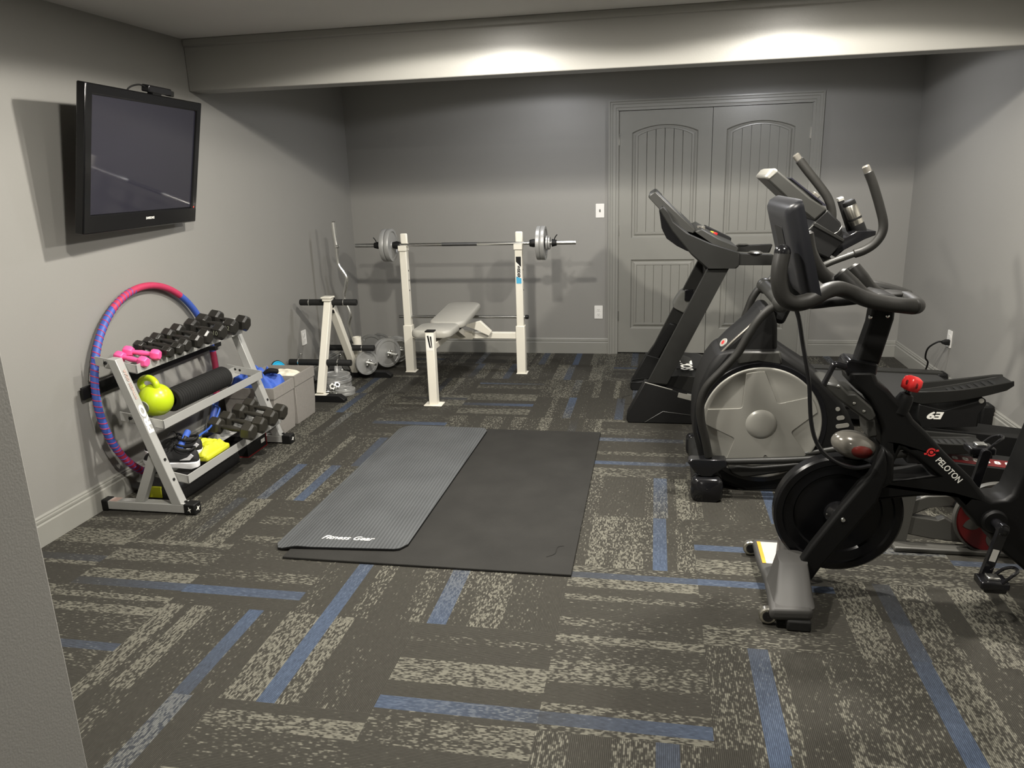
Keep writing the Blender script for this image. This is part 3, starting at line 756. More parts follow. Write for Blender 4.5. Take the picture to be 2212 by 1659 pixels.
# hula hoop
def hoop():
    c = V3((-2.640, 3.635, .530)); t = thing('hula_hoop', 'pink and blue striped hula hoop leaning on the left wall behind the rack', 'hula hoop', (-2.61, 3.635, 0))
    r = .513; k = .055
    P = [c+V3((-k*math.sin(a)*.5, math.cos(a), math.sin(a)*.9985))*1.0*V3((1, 1, 1)).x if False else c+V3((-k*math.sin(a)*r, r*math.cos(a), r*math.sin(a))) for a in (2*PI*i/96 for i in range(96))]
    pk = mat('pink_hoop_foam', (.42, .030, .085), .55, var=.15, vscale=30); bl = mat('blue_hoop_foam', (.04, .085, .36), .55, var=.15, vscale=30)
    def pt(a): return c+V3((-k*math.sin(a)*r, r*math.cos(a), r*math.sin(a)))
    for d0, d1, col in ((5, 55, bl), (55, 122, pk), (122, 207, bl), (207, 298, pk), (298, 335, bl), (335, 365, pk)):
        n = max(6, int((d1-d0)/3)); A = [math.radians(d0+(d1-d0)*i/n) for i in range(n+1)]
        sg = obj('hoop_segment', MB().tube([pt(a) for a in A], .0185, 16), col, t)
        if d0 in (55, 122, 207):   # contrasting tape wound on the left side of the hoop
            b0, b1 = max(d0, 100), min(d1, 262); q = []; n = int((b1-b0)*6)
            for j in range(n+1):
                a = math.radians(b0+(b1-b0)*j/n); d = V3((-k*math.sin(a), math.cos(a), math.sin(a))).normalized(); ph = (b0+(b1-b0)*j/n)*PI*2/3.2
                q.append(pt(a)+(d*math.cos(ph)+V3((1, 0, 0))*math.sin(ph))*.0165)
            obj('spiral_wrap', MB().tube(q, .0036, 6), pk if col is bl else bl, sg)
hoop()

# ------------------------------------------------------------------ fabric bins
def bin_(label, x0, x1, y0, y1, h):
    t = thing('fabric_bin', label, 'bin', ((x0+x1)/2, (y0+y1)/2, 0), group='grey fabric storage bins')
    fl = .012; w_ = .008
    mb = MB()
    def rg(e, z, i=0): return [(x0-e+i, y0-e+i, z), (x1+e-i, y0-e+i, z), (x1+e-i, y1+e-i, z), (x0-e+i, y1+e-i, z)]
    mb.loft([rg(-fl, 0), rg(-fl*.4, h*.3), rg(0, h), rg(0, h, w_), rg(-fl*.4, h*.3, w_), rg(-fl, .012, w_)])
    obj('bin_body', mb, BINF, t, bevel=.003)
    cf = MB().loft([rg(.0015, h*.80), rg(.003, h*.80), rg(.003, h+.003), rg(.0, h+.004, w_), rg(.0, h*.85, w_+.001)], cap=False)
    obj('folded_cuff', cf, BINF, t)
    return t
bin_('grey fabric bin full of blue cloth beside the far end of the rack', -2.640, -2.300, 4.195, 4.465, .325)
bin_('grey fabric bin holding cream towels, next to the white weight tree', -2.640, -2.300, 4.485, 4.775, .330)
t = thing('blue_towel', 'crumpled blue cloth heaped in the nearer fabric bin', 'cloth', (-2.47, 4.33, .3))
obj('cloth_heap', crumple(-2.620, -2.322, 4.220, 4.440, .295, .13, 5, n=44, fold=3.0, amp=.42), BLUE, t, subs=1)
obj('dark_cord', MB().tube([(-2.42, 4.30, .392), (-2.38, 4.32, .410), (-2.33, 4.33, .405)], [.006, .018, .016], 12, sm=4), BLK, t)
t = thing('cream_towel', 'folded cream towels inside the farther fabric bin', 'towel', (-2.47, 4.63, .25))
obj('towel_heap', crumple(-2.625, -2.315, 4.50, 4.76, .245, .085, 8, n=24, fold=3., amp=.3), TOWL, t, subs=1)
t = thing('flying_disc', 'cyan round lid standing behind the fabric bins', 'disc', (-2.57, 4.52, .34))
dm = V3((.93, -.22, .28)).normalized(); dc = at(603, 803, 0, -2.668)
obj('disc_face', MB().lathe([(0, .004), (.066, .004), (.070, .008), (.076, .008), (.080, .0), (.076, -.01), (0, -.01)], dc, dm, 36), CYAN, t)
obj('dark_rim', MB().lathe([(.079, .004), (.084, .002), (.084, -.012), (.074, -.014), (.074, -.011)], dc, dm, 36, closed=True), BLK, t)

# ------------------------------------------------------------------ plate tree
def plate_tree():
    t = thing('weight_tree', 'white A-shaped weight plate tree on black feet in the corner', 'weight rack', (-2.4, 5.4, 0))
    for y, x1 in ((5.035, -2.195), (5.745, -2.085)):
        obj('foot', MB().prism([(-2.665, 0), (x1, 0), (x1, .022), (x1-.04, .05), (-2.665, .05)], y-.03, y+.03), BLK, t, bevel=.003)
        tag(obj('foot_bracket', MB().box(-2.43, -2.335, y-.028, y+.028, .05, .054), WHT, t), 'white plate on the foot')
    def leg(y0, y1, z1, w=.052):
        d = V3((0, y1-y0, z1-.052)).normalized(); n = V3((0, d.z, -d.y))
        A = V3((-2.392, y0, .053)); B = V3((-2.392, y1, z1)); r = []
        for P in (A, B): r.append([P+V3((x, 0, 0))+n*s*(w/2) for x, s in ((-w/2, -1), (w/2, -1), (w/2, 1), (-w/2, 1))])
        return MB().loft(r)
    ytop = 5.335
    obj('near_leg', leg(5.055, ytop, .70), WHT, t, bevel=.003)
    obj('far_leg', leg(5.735, ytop+.045, .645), WHT, t, bevel=.003)
    cpz = .735
    obj('cap', MB().box(-2.425, -2.36, ytop-.045, ytop+.02, .695, .72).box(-2.432, -2.352, ytop-.052, ytop+.027, .715, .728), WHT, t, bevel=.003)
    bk = MB()
    for y, z in ((5.37, .655), (5.62, .275), (5.155, .275)): bk.box(-2.415, -2.37, y-.005, y+.04, z-.06, z+.05)
    obj('peg_bracket', bk, BLK, t, bevel=.003)
    for y, z, x0, x1 in ((5.345, .680, -2.625, -2.175), (5.655, .262, -2.64, -2.185), (5.155, .262, -2.665, -2.18)):
        p = obj('peg', MB().lathe([(0, 0), (.022, 0), (.0235, .004), (.0235, x1-x0-.004), (.022, x1-x0), (0, x1-x0)], (x0, y, z), (1, 0, 0), 20), BLKR, t, ang=50)
        for cx in (x0+.075, x1-.1):
            c = MB(); c.lathe([(.0235, -.003), (.027, -.003), (.027, .003), (.0235, .003)], (cx, y, z), (1, 0, 0), 20, closed=True)
            if z < .5: c.tube([(cx, y, z+.027), (cx+.006, y-.006, z+.048), (cx+.02, y-.01, z+.066), (cx+.03, y, z+.06), (cx+.022, y, z+.045)], .0022, 6, sm=4)
            obj('spring_clip', c, CHR, p)
    bar = at(762, 735, 1, 5.80)
    tag(obj('bar_holder', MB().lathe([(.034, 0), (.034, .275), (.027, .275), (.027, .05)], (-2.37, 5.765, .054), (0, 0, 1), 24), WHT, t), 'white upright tube that holds the curl bar')
plate_tree()
def curl_bar():
    t = thing('curl_bar', 'chrome curl bar standing upright in the weight tree tube', 'barbell', (-2.37, 5.765, .12))
    pts = [(719, 480), (723, 512), (727, 532), (729, 560), (733, 575), (748, 598), (747, 618), (743, 640), (749, 658), (757, 680), (753, 700), (757, 720), (762, 738)]
    yy = 5.755; P = [at(a, b_, 1, yy) for a, b_ in pts]
    P = P+[V3((-2.37, 5.765, .26)), V3((-2.37, 5.765, .10))]
    obj('shaft', MB().tube(P[2:], .0140, 12, sm=5), CHR, t)
    obj('sleeve', MB().tube(P[:3], .0185, 14, sm=2), CHR, t)
    obj('collar_ring', MB().tube([P[2]-(P[3]-P[2]).normalized()*.008, P[2]+(P[3]-P[2]).normalized()*.008], .021, 14), CHR, t)
curl_bar()
# weight plates
PROF = lambda R, th, hub, hole: [(hole, -th*.5), (hub, -th*.5), (hub*1.05, -th*.32), (R*.80, -th*.30), (R*.84, -th*.5), (R*.985, -th*.5), (R, -th*.4), (R, th*.4), (R*.985, th*.5), (R*.84, th*.5), (R*.80, th*.30), (hub*1.05, th*.32), (hub, th*.5), (hole, th*.5)]
def plate(label, R, th, c, ax, m=IRON, group=None, hub=.03, hole=.0135, spokes=0):
    t = thing('weight_plate', label, 'weight plate', c, group=group)
    mb = MB().lathe(PROF(R, th, hub, hole), c, ax, 40, closed=True)
    obj('disc', mb, m, t, ang=30)
    if spokes:
        A = V3(ax).normalized(); u = A.orthogonal().normalized(); w_ = A.cross(u); q = MB()
        for k in range(spokes):
            an = 2*PI*k/spokes; d = u*math.cos(an)+w_*math.sin(an); e = A.cross(d)
            mm = basis(d, e, A, V3(c)); q.prism(rrect(R*.42, R*.74, -R*.10, R*.10, R*.09, 3), th*.2, th*.42, 'z', mm)
        tag(obj('raised_grips', q, m, t), 'raised lozenges around the hub')
    return t
GF = 'weight plates stacked on the floor by the weight tree'
px_, py_ = -2.33, 5.33
for k, (R, th, x, y, z, la) in enumerate(((.120, .030, -2.405, 5.36, .016, 'bottom grey plate of the tall stack between the weight tree feet'), (.120, .030, -2.41, 5.365, .048, 'second grey plate up in the tall stack between the weight tree feet'),
        (.120, .028, -2.402, 5.36, .078, 'third grey plate up in the tall stack between the weight tree feet'), (.118, .026, -2.41, 5.362, .106, 'top grey plate of the tall stack between the weight tree feet'))):
    plate(la, R, th, (x, y, z), (0, 0, 1), group=GF)
plate('lower of two small grey plates in front of the tall plate stack', .078, .020, (-2.285, 5.235, .011), (0, 0, 1), group=GF, spokes=5)
plate('upper of two small grey plates in front of the tall plate stack', .078, .020, (-2.283, 5.237, .032), (.02, .01, 1), group=GF, spokes=5)
plate('lower small chrome ring plate resting by the near foot of the weight tree', .062, .018, (-2.355, 5.125, .010), (0, 0, 1), CHR, group='chrome plates by the near foot', hub=.036, hole=.022)
plate('upper small chrome ring plate resting by the near foot of the weight tree', .062, .018, (-2.361, 5.12, .029), (.05, 0, 1), CHR, group='chrome plates by the near foot', hub=.036, hole=.022)
def star_collar(label, c, ax):
    t = thing('star_collar', label, 'collar', c, group='chrome star collars')
    A = V3(ax).normalized(); u = A.orthogonal().normalized(); w_ = A.cross(u); q = MB()
    q.lathe([(.012, -.012), (.022, -.012), (.022, .012), (.012, .012)], c, ax, 20, closed=True)
    obj('threaded_ring', q, CHR, t)
    k_ = MB()
    for k in range(6):
        an = PI/3*k; k_.ball(V3(c)+(u*math.cos(an)+w_*math.sin(an))*.023, .0085, n=10)
    obj('knobs', k_, CHR, t)
star_collar('chrome star collar lying on the small stacked plates', (-2.365, 5.205, .062), (.3, -.8, .5))
star_collar('second chrome star collar tilted against the plate stack', (-2.335, 5.215, .072), (.6, -.5, .6))
# plates standing on the pegs of the tree and loaded hand weights behind it
GT = 'grey plates hung on the far lower peg'
for k, x in enumerate((-2.335, -2.315, -2.475)):
    pass
def loaded_bar(label, a, b_, stack):
    """short bar with its plates, the plates kept as things of their own"""
    a, b_ = V3(a), V3(b_); d = (b_-a).normalized()
    t = thing('dumbbell_bar', label, 'dumbbell', (a+b_)/2)
    obj('bar', MB().tube([a, b_], .0125, 14), CHR, t)
    return t, d
def hand_weight(label, a, b_, stack, cap_at, who):
    t, d = loaded_bar(label, a, b_, stack); a = V3(a)
    for i, (s, R, th, m, la) in enumerate(stack): plate(la, R, th, a+d*s, d, m, group='grey plates loaded on the hand weights behind the tree')
    for i, s in enumerate(cap_at):
        q = MB().lathe([(.013, -.010), (.022, -.010), (.022, .010), (.013, .010)], a+d*s, d, 18, closed=True)
        u = d.orthogonal().normalized(); w_ = d.cross(u)
        for k in range(6): q.ball(a+d*s+(u*math.cos(PI/3*k)+w_*math.sin(PI/3*k))*.024, .008, n=10)
        obj('star_collar', q, CHR, t)
hand_weight('loaded hand weight leaning right behind the white tube of the weight tree', (-2.55, 5.90, .118), (-2.165, 5.60, .142),
    [(.085, .105, .024, IROND, 'far outer plate of the hand weight behind the tree'), (.115, .105, .024, IRON, 'far inner plate of the hand weight behind the tree'), (.355, .100, .026, IRON, 'big front grey plate just right of the white tube')], (.392,), '')
hand_weight('loaded hand weight farther back toward the corner', (-2.46, 6.20, .135), (-2.085, 5.90, .150),
    [(.05, .128, .024, IROND, 'rear large plate of the hand weight nearest the corner'), (.30, .122, .024, IRON, 'inner large plate of the hand weight nearest the corner'), (.335, .122, .024, IRON, 'outer large plate of the hand weight nearest the corner')], (.372,), '')
hand_weight('loaded hand weight standing nearest the left bench post', (-2.50, 6.48, .118), (-2.115, 6.14, .132),
    [(.10, .105, .022, IROND, 'rear plate of the hand weight by the bench post'), (.40, .115, .024, IRON, 'large plate of the hand weight by the bench post'), (.43, .112, .022, IRON, 'middle plate of the hand weight by the bench post'), (.458, .080, .018, CHR, 'small shiny outer plate of the hand weight by the bench post')], (.482,), '')
hand_weight('loaded hand weight between the legs of the weight tree', (-2.60, 5.48, .09), (-2.40, 5.52, .095),
    [(.06, .085, .022, IROND, 'left plate of the hand weight between the tree legs'), (.16, .088, .024, IRON, 'right plate of the hand weight between the tree legs')], (.19,), '')

# ------------------------------------------------------------------ weight bench and barbell
def bench():
    t = thing('weight_bench', 'white framed weight bench with grey vinyl pads and two tall posts', 'weight bench', (-1.52, 5.5, 0))
    for x in (-1.985, -1.045):
        p = obj('post', MB().box(x-.029, x+.029, 5.92, 5.98, .33, 1.035), WHT, t, bevel=.004)
        obj('rear_lug', MB().box(x-.030, x+.030, 5.962, 5.985, 1.02, 1.135), WHT, p, bevel=.010)
        obj('bar_cup', MB().prism([(5.905, 1.00), (5.985, 1.00), (5.985, 1.06), (5.967, 1.045), (5.950, 1.026), (5.925, 1.026), (5.905, 1.045)], x-.034, x+.034, 'x'), WHT, p, bevel=.003)
        hl = MB()
        sx = x+.0295
        for z in (.68, .76, .84): hl.lathe([(.007, 0), (.007, .001), (0, .001)], (sx, 5.95, z), (1, 0, 0), 12)
        obj('pin_holes', hl, BLK, p)
        sl = obj('lower_sleeve', MB().box(x-.036, x+.036, 5.913, 5.987, .006, .395), WHT, t, bevel=.004)
        obj('foot_plate', MB().box(x-.040, x+.048, 5.905, 5.995, 0, .008), WHT, sl, bevel=.002)
    # sticker on the right post, read from below upward
    sx, yy = -1.045, 5.9185
    st = obj('sticker', MB().box(sx-.020, sx+.020, yy, yy+.001, .735, .945), CYT, t)
    tag(st, 'blue and white sticker on the right post')
    obj('sticker_black', MB().prism([(sx-.020, .945), (sx+.02, .945), (sx+.02, .862), (sx-.02, .905)], yy-.0005, yy+.0005), BLK, st)
    obj('sticker_white', MB().prism([(sx-.020, .79), (sx+.02, .775), (sx+.02, .865), (sx-.02, .905)], yy-.0007, yy+.0005), WTX, st)
    text('sticker_lettering', 'WEIDER', .030, BLK, (sx, yy-.0012, .832), (0, 0, -1), (1, 0, 0), st, bold=.05, shear=.3, squash=.85)
    obj('cross_tube', MB().box(-1.95, -1.08, 5.925, 5.975, .288, .340), WHT, t, bevel=.004)
    obj('bracket', MB().box(-1.56, -1.44, 5.915, 5.985, .282, .348), WHT, t, bevel=.003)
    obj('spine', MB().box(-1.545, -1.495, 5.03, 5.93, .395, .440), WHT, t, bevel=.004)
    obj('spine_drop', MB().prism([(5.70, .440), (5.94, .345), (5.94, .290), (5.70, .39)], -1.545, -1.495, 'x'), WHT, t, bevel=.003)
    obj('pad_bracket', MB().prism([(-1.50, .41), (-1.36, .445), (-1.27, .36), (-1.29, .325), (-1.40, .375)], 5.86, 5.90), WHT, t, bevel=.003)
    fl = obj('front_leg', MB().box(-1.550, -1.490, 4.985, 5.045, .006, .528), WHT, t, bevel=.004)
    obj('end_cap', MB().box(-1.552, -1.488, 4.983, 5.047, .528, .538), BLK, fl, bevel=.003)
    obj('base_plate', MB().box(-1.585, -1.455, 4.965, 5.065, 0, .008), WHT, fl, bevel=.003)
    obj('logo_sticker', MB().prism([[(-1.543, .40), (-1.497, .40), (-1.497, .515), (-1.543, .515)]], 4.9835, 4.985), WTX, fl)
    obj('logo_mark', MB().prism([(-1.537, .505), (-1.525, .505), (-1.512, .42), (-1.522, .42)], 4.9825, 4.984).prism([(-1.516, .50), (-1.505, .50), (-1.503, .42), (-1.508, .42)], 4.9825, 4.984), BLK, fl)
    obj('low_bar', MB().tube([(-2.06, 5.955, .462), (-1.005, 5.955, .462)], .0125, 14), STL, t)
    tag(obj('bar_end', MB().tube([(-1.005, 5.955, .462), (-.985, 5.955, .462)], .017, 12), BLK, t), 'black rubber bar end')
    def pad(x0, x1, y0, y1, z, th, tilt, r):
        o = []
        base = rrect(x0, x1, y0, y1, r, 6); cx, cyy = (x0+x1)/2, (y0+y1)/2
        for s, h in ((.97, 0), (1, .008), (1.0, th*.6), (.975, th*.88), (.92, th)):
            o.append([(cx+(x-cx)*(1-(1-s)*1.0), cyy+(y-cyy)*(1-(1-s)*.8), z+h+(y-y0)*tilt) for x, y in base])
        return MB().loft(o)
    obj('seat_pad', pad(-1.690, -1.395, 5.075, 5.385, .470, .050, .0, .06), VINY, t, ang=60)
    obj('back_pad', pad(-1.650, -1.375, 5.385, 6.035, .474, .050, .075, .075), VINY, t, ang=60)
    obj('pad_support', MB().prism([(5.40, .44), (6.0, .50), (6.0, .518), (5.40, .474)], -1.60, -1.44, 'x'), WHT, t)
bench()
def barbell():
    yb, zb = 5.936, 1.046
    t = thing('barbell', 'long chrome barbell resting in the cups of the bench posts', 'barbell', (-1.49, yb, zb))
    obj('bright_shaft', MB().lathe([(0, 0), (.0135, 0), (.0135, 1.11), (0, 1.11)], (-2.02, yb, zb), (1, 0, 0), 16), CHR, t)
    obj('knurled_grip', MB().lathe([(0, 0), (.0142, 0), (.0142, .285), (0, .285)], (-1.66, yb, zb), (1, 0, 0), 16), KNU, t)
    for a, b_ in ((-2.385, -2.02), (-.91, -.595)): obj('sleeve', MB().lathe([(0, 0), (.0145, 0), (.0155, .003), (.0155, b_-a), (0, b_-a)], (a, yb, zb), (1, 0, 0), 16), CHR if a > -2 else STL, t)
    for x, s in ((-2.035, 1), (-.925, -1)): obj('inner_collar', MB().lathe([(.013, -.03), (.026, -.03), (.032, .0), (.026, .03), (.013, .03)], (x, yb, zb), (1, 0, 0), 20, closed=True), BLK, t)
    for x, k in ((-2.205, 1), (-.762, -1)):
        q = MB().lathe([(.0155, -.018), (.030, -.018), (.022, .018), (.0155, .018)], (x, yb, zb), (-k, 0, 0), 20, closed=True)
        q.tube([(x, yb, zb+.024), (x-.008*k, yb-.004, zb+.045), (x-.022*k, yb-.004, zb+.062)], .004, 8, sm=3)
        obj('spring_collar', q, BLK, t)
    G = 'large grey plates on the barbell'
    plate('inner large grey plate on the left end of the barbell', .130, .036, (-2.085, yb, zb), (1, 0, 0), group=G)
    plate('outer large grey plate on the left end of the barbell', .130, .036, (-2.125, yb, zb), (1, 0, 0), group=G)
    plate('inner large grey plate on the right end of the barbell', .130, .030, (-.880, yb, zb), (1, 0, 0), group=G)
    plate('outer large grey plate on the right end of the barbell', .130, .034, (-.846, yb, zb), (1, 0, 0), group=G)
    plate('small grey plate just outside the large pair on the right barbell end', .056, .014, (-.819, yb, zb), (1, 0, 0), group='small grey plates on the barbell', hub=.028)
    plate('outermost small grey plate on the right barbell end', .050, .014, (-.802, yb, zb), (1, 0, 0), group='small grey plates on the barbell', hub=.028)
barbell()
#MACHINES
# ------------------------------------------------------------------ treadmill
def shift(pts, dx=0, dz=0): return [(a+dx, b_+dz) for a, b_ in pts]
def treadmill():
    t = thing('treadmill', 'black folding treadmill in front of the double doors, motor hood lettered in white', 'treadmill', (.9, 5.15, 0))
    yn, yf = 4.72, 5.58
    up = T(4.75, [(1529.7, 578), (1577, 575), (1439, 833), (1397.7, 828)])
    for y0, y1 in ((yn+.01, yn+.075), (yf-.075, yf-.01)):
        p = obj('upright', MB().prism(up, y0, y1), DKG, t, bevel=.014, seg=3)
        sh_ = T(4.75, [(1441, 728), (1494, 728), (1439, 840), (1388, 834)])
    obj('upright_boot', MB().prism(shift(T(4.75, [(1452, 745), (1470, 750), (1420, 838), (1392, 830)])), yf-.085, yf), BLK, t, bevel=.01)
    # base shroud with its side line
    base = T(yn, [(1392, 825), (1452, 842), (1500, 857), (1560, 872), (1560, 918), (1358, 914), (1353, 908), (1354, 894)])
    for y0, y1 in ((yn, yn+.09), (yf-.09, yf)): obj('base_shroud', MB().prism(base, y0, y1), BLK, t, bevel=.008)
    ln = [at(1393, 912, 1, yn-.001), at(1432, 889, 1, yn-.001), at(1500, 898, 1, yn-.001), at(1560, 905, 1, yn-.001)]
    tag(obj('trim_line', MB().tube(ln, .0022, 6), MDG, t), 'thin grey line on the base shroud')
    obj('edge_line', MB().tube([at(1393, 826, 1, yn+.001), at(1452, 842, 1, yn+.001)], .0028, 6), LTG, t)
    # motor hood: arched across
    y0, y1 = yn+.09, yf-.09; r = []
    for x, zt, dz in ((.06, .20, .0), (.08, .285, .02), (.18, .298, .025), (.32, .285, .022), (.43, .255, .015), (.46, .215, 0)):
        row = [(x, y0, .08)]
        for k in range(9):
            u = k/8; row.append((x+.03*math.sin(PI*u), y0+(y1-y0)*u, zt+dz*math.sin(PI*u)))
        row.append((x, y1, .08)); r.append(row)
    h = obj('motor_hood', MB().loft(r), DKG, t, bevel=.004)
    obj('hood_panel', MB().prism([(.155, 4.93), (.30, 4.93), (.33, 5.02), (.33, 5.28), (.30, 5.37), (.155, 5.37)], .302, .3165, 'z'), BLK, h, bevel=.002)
    q = at(1486, 789, 2, .318)
    text('brand_print', 'SOLE', .105, WTX, (q.x-.005, q.y, .3175), (0, 1, .0), (-1, 0, 0), h, bold=.03, shear=.2, squash=1.12)
    obj('hood_lip', MB().tube([(.33, yn+.06, .262), (.40, yn+.07, .250), (.48, yn+.08, .232)], .005, 8, sm=4), LTG, h)
    # deck, belt and side rails
    x0, x1 = .36, 1.975
    obj('deck_frame', MB().prism([(x0, .09), (x0, .205), (x1-.05, .150), (x1, .135), (x1, .03), (x1-.2, .03)], yn+.02, yf-.02), BLK, t, bevel=.006)
    obj('belt', MB().prism([(x0, .2055), (x0, .213), (x1-.07, .158), (x1-.05, .15)], yn+.11, yf-.11), mat('treadmill_belt', (.050, .050, .048), .6, var=.15, vscale=50, bump=.4, bscale=500), t)
    for a, b_ in ((yn+.005, yn+.095), (yf-.095, yf-.005)):
        obj('side_rail', MB().prism([(x0, .195), (x0, .226), (x1-.02, .168), (x1-.02, .135)], a, b_), MDG, t, bevel=.005)
    for y in (yn+.05, yf-.05): obj('end_cap', MB().box(x1-.06, x1+.012, y-.05, y+.05, .0, .165), BLK, t, bevel=.015, seg=3)
    tag(obj('bright_step', MB().prism(T(yn+.0, [(1466, 848), (1506, 857), (1502, 868), (1463, 858)]), yn-.002, yn+.03), LTG, t, bevel=.003), 'bright metal step insert')
    # console: side wings, slab, dark lower cover
    wing = T(4.72, [(1423, 452), (1432, 444), (1444, 456), (1453, 476), (1490, 506), (1537, 527), (1598, 546), (1597, 573), (1590, 580), (1526, 580), (1493, 550), (1452, 500)])
    lower = T(4.75, [(1424, 458), (1450, 480), (1492, 520), (1500, 548), (1484, 543), (1462, 532), (1440, 516), (1429, 493)])
    slab = T(4.75, [(1399.5, 426), (1403, 420), (1415, 412.5), (1420, 415), (1504, 497), (1500, 505), (1480, 500), (1424, 452)])
    for y0, y1 in ((yn-.015, yn+.06), (yf-.06, yf+.015)): obj('console_wing', MB().prism(wing, y0, y1), DKG, t, bevel=.008, seg=3)
    obj('console_cover', MB().prism(lower, yn+.05, yf-.05), BLKG, t, bevel=.01)
    c = obj('console', MB().prism(slab, yn+.06, yf-.06), MDG, t, bevel=.010, seg=3)
    A, B = at(1422, 417, 1, 4.8), at(1500, 495, 1, 4.8)
    fx = V3((B.x-A.x, 0, B.z-A.z)).normalized(); nn = V3((-fx.z, 0, fx.x)); mm = basis(V3((0, 1, 0)), nn.cross(V3((0, 1, 0))), nn, A)
    mm = basis(fx, V3((0, 1, 0)), fx.cross(V3((0, 1, 0))), A)
    obj('console_screen', MB().box(.03, .20, .10, .60, -.002, .004, mm) if fx.cross(V3((0, 1, 0))).z > 0 else MB().box(.03, .20, .10, .60, -.004, .002, mm), SCRN, c)
    tray = T(4.8, [(1500, 500), (1515, 494), (1560, 520), (1595, 535), (1592, 545), (1540, 528)])
    obj('control_tray', MB().prism(tray, yn+.06, yf-.06), MDG, t, bevel=.005)
    obj('tray_strip', MB().prism(T(4.8, [(1530, 504), (1537, 501), (1598, 530), (1596, 540), (1588, 540)]), yf-.25, yf-.12), BLK, t, bevel=.003)
    k = at(1544, 506, 1, 5.25); obj('safety_button', MB().lathe([(0, 0), (.018, 0), (.018, .012), (0, .014)], k, (.3, 0, 1), 16), RED, t)
    k = at(1538, 503, 1, 5.25); obj('yellow_button', MB().lathe([(0, 0), (.014, 0), (.014, .010), (0, .012)], k, (.3, 0, 1), 16), mat('yellow_button_plastic', (.6, .5, .05), .4), t)
    m1 = at(1512, 495, 1, 5.0); obj('media_clip', MB().box(m1.x-.02, m1.x+.03, 4.96, 5.04, m1.z-.03, m1.z+.02), SHINYG, t, bevel=.006)
    # side handles with pulse grips
    for y0, nm, pts, gp in ((yn, 'n', [(1593, 546), (1672, 550), (1669, 573), (1593, 573)], (1631, 545)), (yf-.05, 'f', None, None)):
        hp = T(4.73, pts) if pts else T(5.55, [(1575, 531), (1669, 527), (1662, 546), (1578, 543)])
        hd = obj('side_handle', MB().prism(hp, y0, y0+.05), DKG, t, bevel=.010, seg=3)
        g = at(*(gp or (1604, 524)), 1, y0+.02)
        obj('pulse_grip', MB().lathe([(0, .010), (.03, .008), (.045, 0), (0, 0)], (g.x, y0+.025, max(z for _, z in hp)-.002), (0, 0, 1), 20), ALUG, hd)
    obj('cross_bar', MB().box(.33, .38, yn+.06, yf-.06, .86, .92), BLK, t, bevel=.006)
    # power cord loop at the front
    obj('cord', MB().tube([at(1400, 823, 1, 5.0), at(1372, 827, 1, 5.0), at(1363, 826, 1, 5.1), at(1368, 821, 1, 5.2), at(1400, 817, 1, 5.3)], .006, 8, sm=5), BLK, t)
treadmill()
def arm_towel():
    t = thing('hand_towel', 'grey cloth draped on the far treadmill upright', 'towel', at(1478, 665, 1, 5.5))
    q = T(5.52, [(1460, 640), (1472, 625), (1492, 628), (1498, 640), (1490, 668), (1478, 676), (1455, 664), (1452, 655)])
    obj('cloth', MB().prism(q, 5.475, 5.60), FLEX, t, bevel=.02, seg=3, subs=1)
    p_ = at(1490, 634, 1, 5.47)
    t2 = thing('phone', 'black phone tucked under the grey cloth on the treadmill upright', 'phone', p_)
    obj('case', MB().box(p_.x-.035, p_.x+.03, 5.455, 5.475, p_.z-.05, p_.z+.03), BLKG, t2, bevel=.005)
arm_towel()

# ------------------------------------------------------------------ power strip, cord
def strip():
    t = thing('power_strip', 'black power strip by the right wall, its cord looping up to the outlet', 'power strip', (1.93, 5.75, 0))
    obj('case', MB().box(1.885, 1.965, 5.70, 6.08, 0, .03), BLK, t, bevel=.006)
    for k in range(5):
        s = obj('socket', MB().lathe([(0, 0), (.019, 0), (.019, .004), (0, .003)], (1.925, 5.735+.075*k, .029), (0, 0, 1), 16), mat('copper_socket', (.45, .30, .22), .35, metal=.5), t)
    obj('plug_end', MB().box(1.90, 1.95, 5.60, 5.70, 0, .028), BLK, t, bevel=.006)
    P = [V3((1.985, 5.555, .368)), V3((1.955, 5.56, .368)), at(2025, 739, 1, 5.56), at(2005, 752, 1, 5.60), at(1999, 772, 1, 5.66), at(2004, 786, 1, 5.70), V3((1.925, 5.81, .034))]
    P = [V3((min(p.x, 1.985), p.y, p.z)) for p in P]
    cd = obj('cord', MB().tube(P, .006, 10, sm=7), BLK, t)
    obj('plug', MB().loft([[(x, 5.555+a, .368+b_) for a, b_ in rrect(-s, s, -s*1.1, s*1.1, s*.5, 3)] for x, s in ((1.990, .018), (1.968, .017), (1.945, .009))]), BLK, cd)
strip()

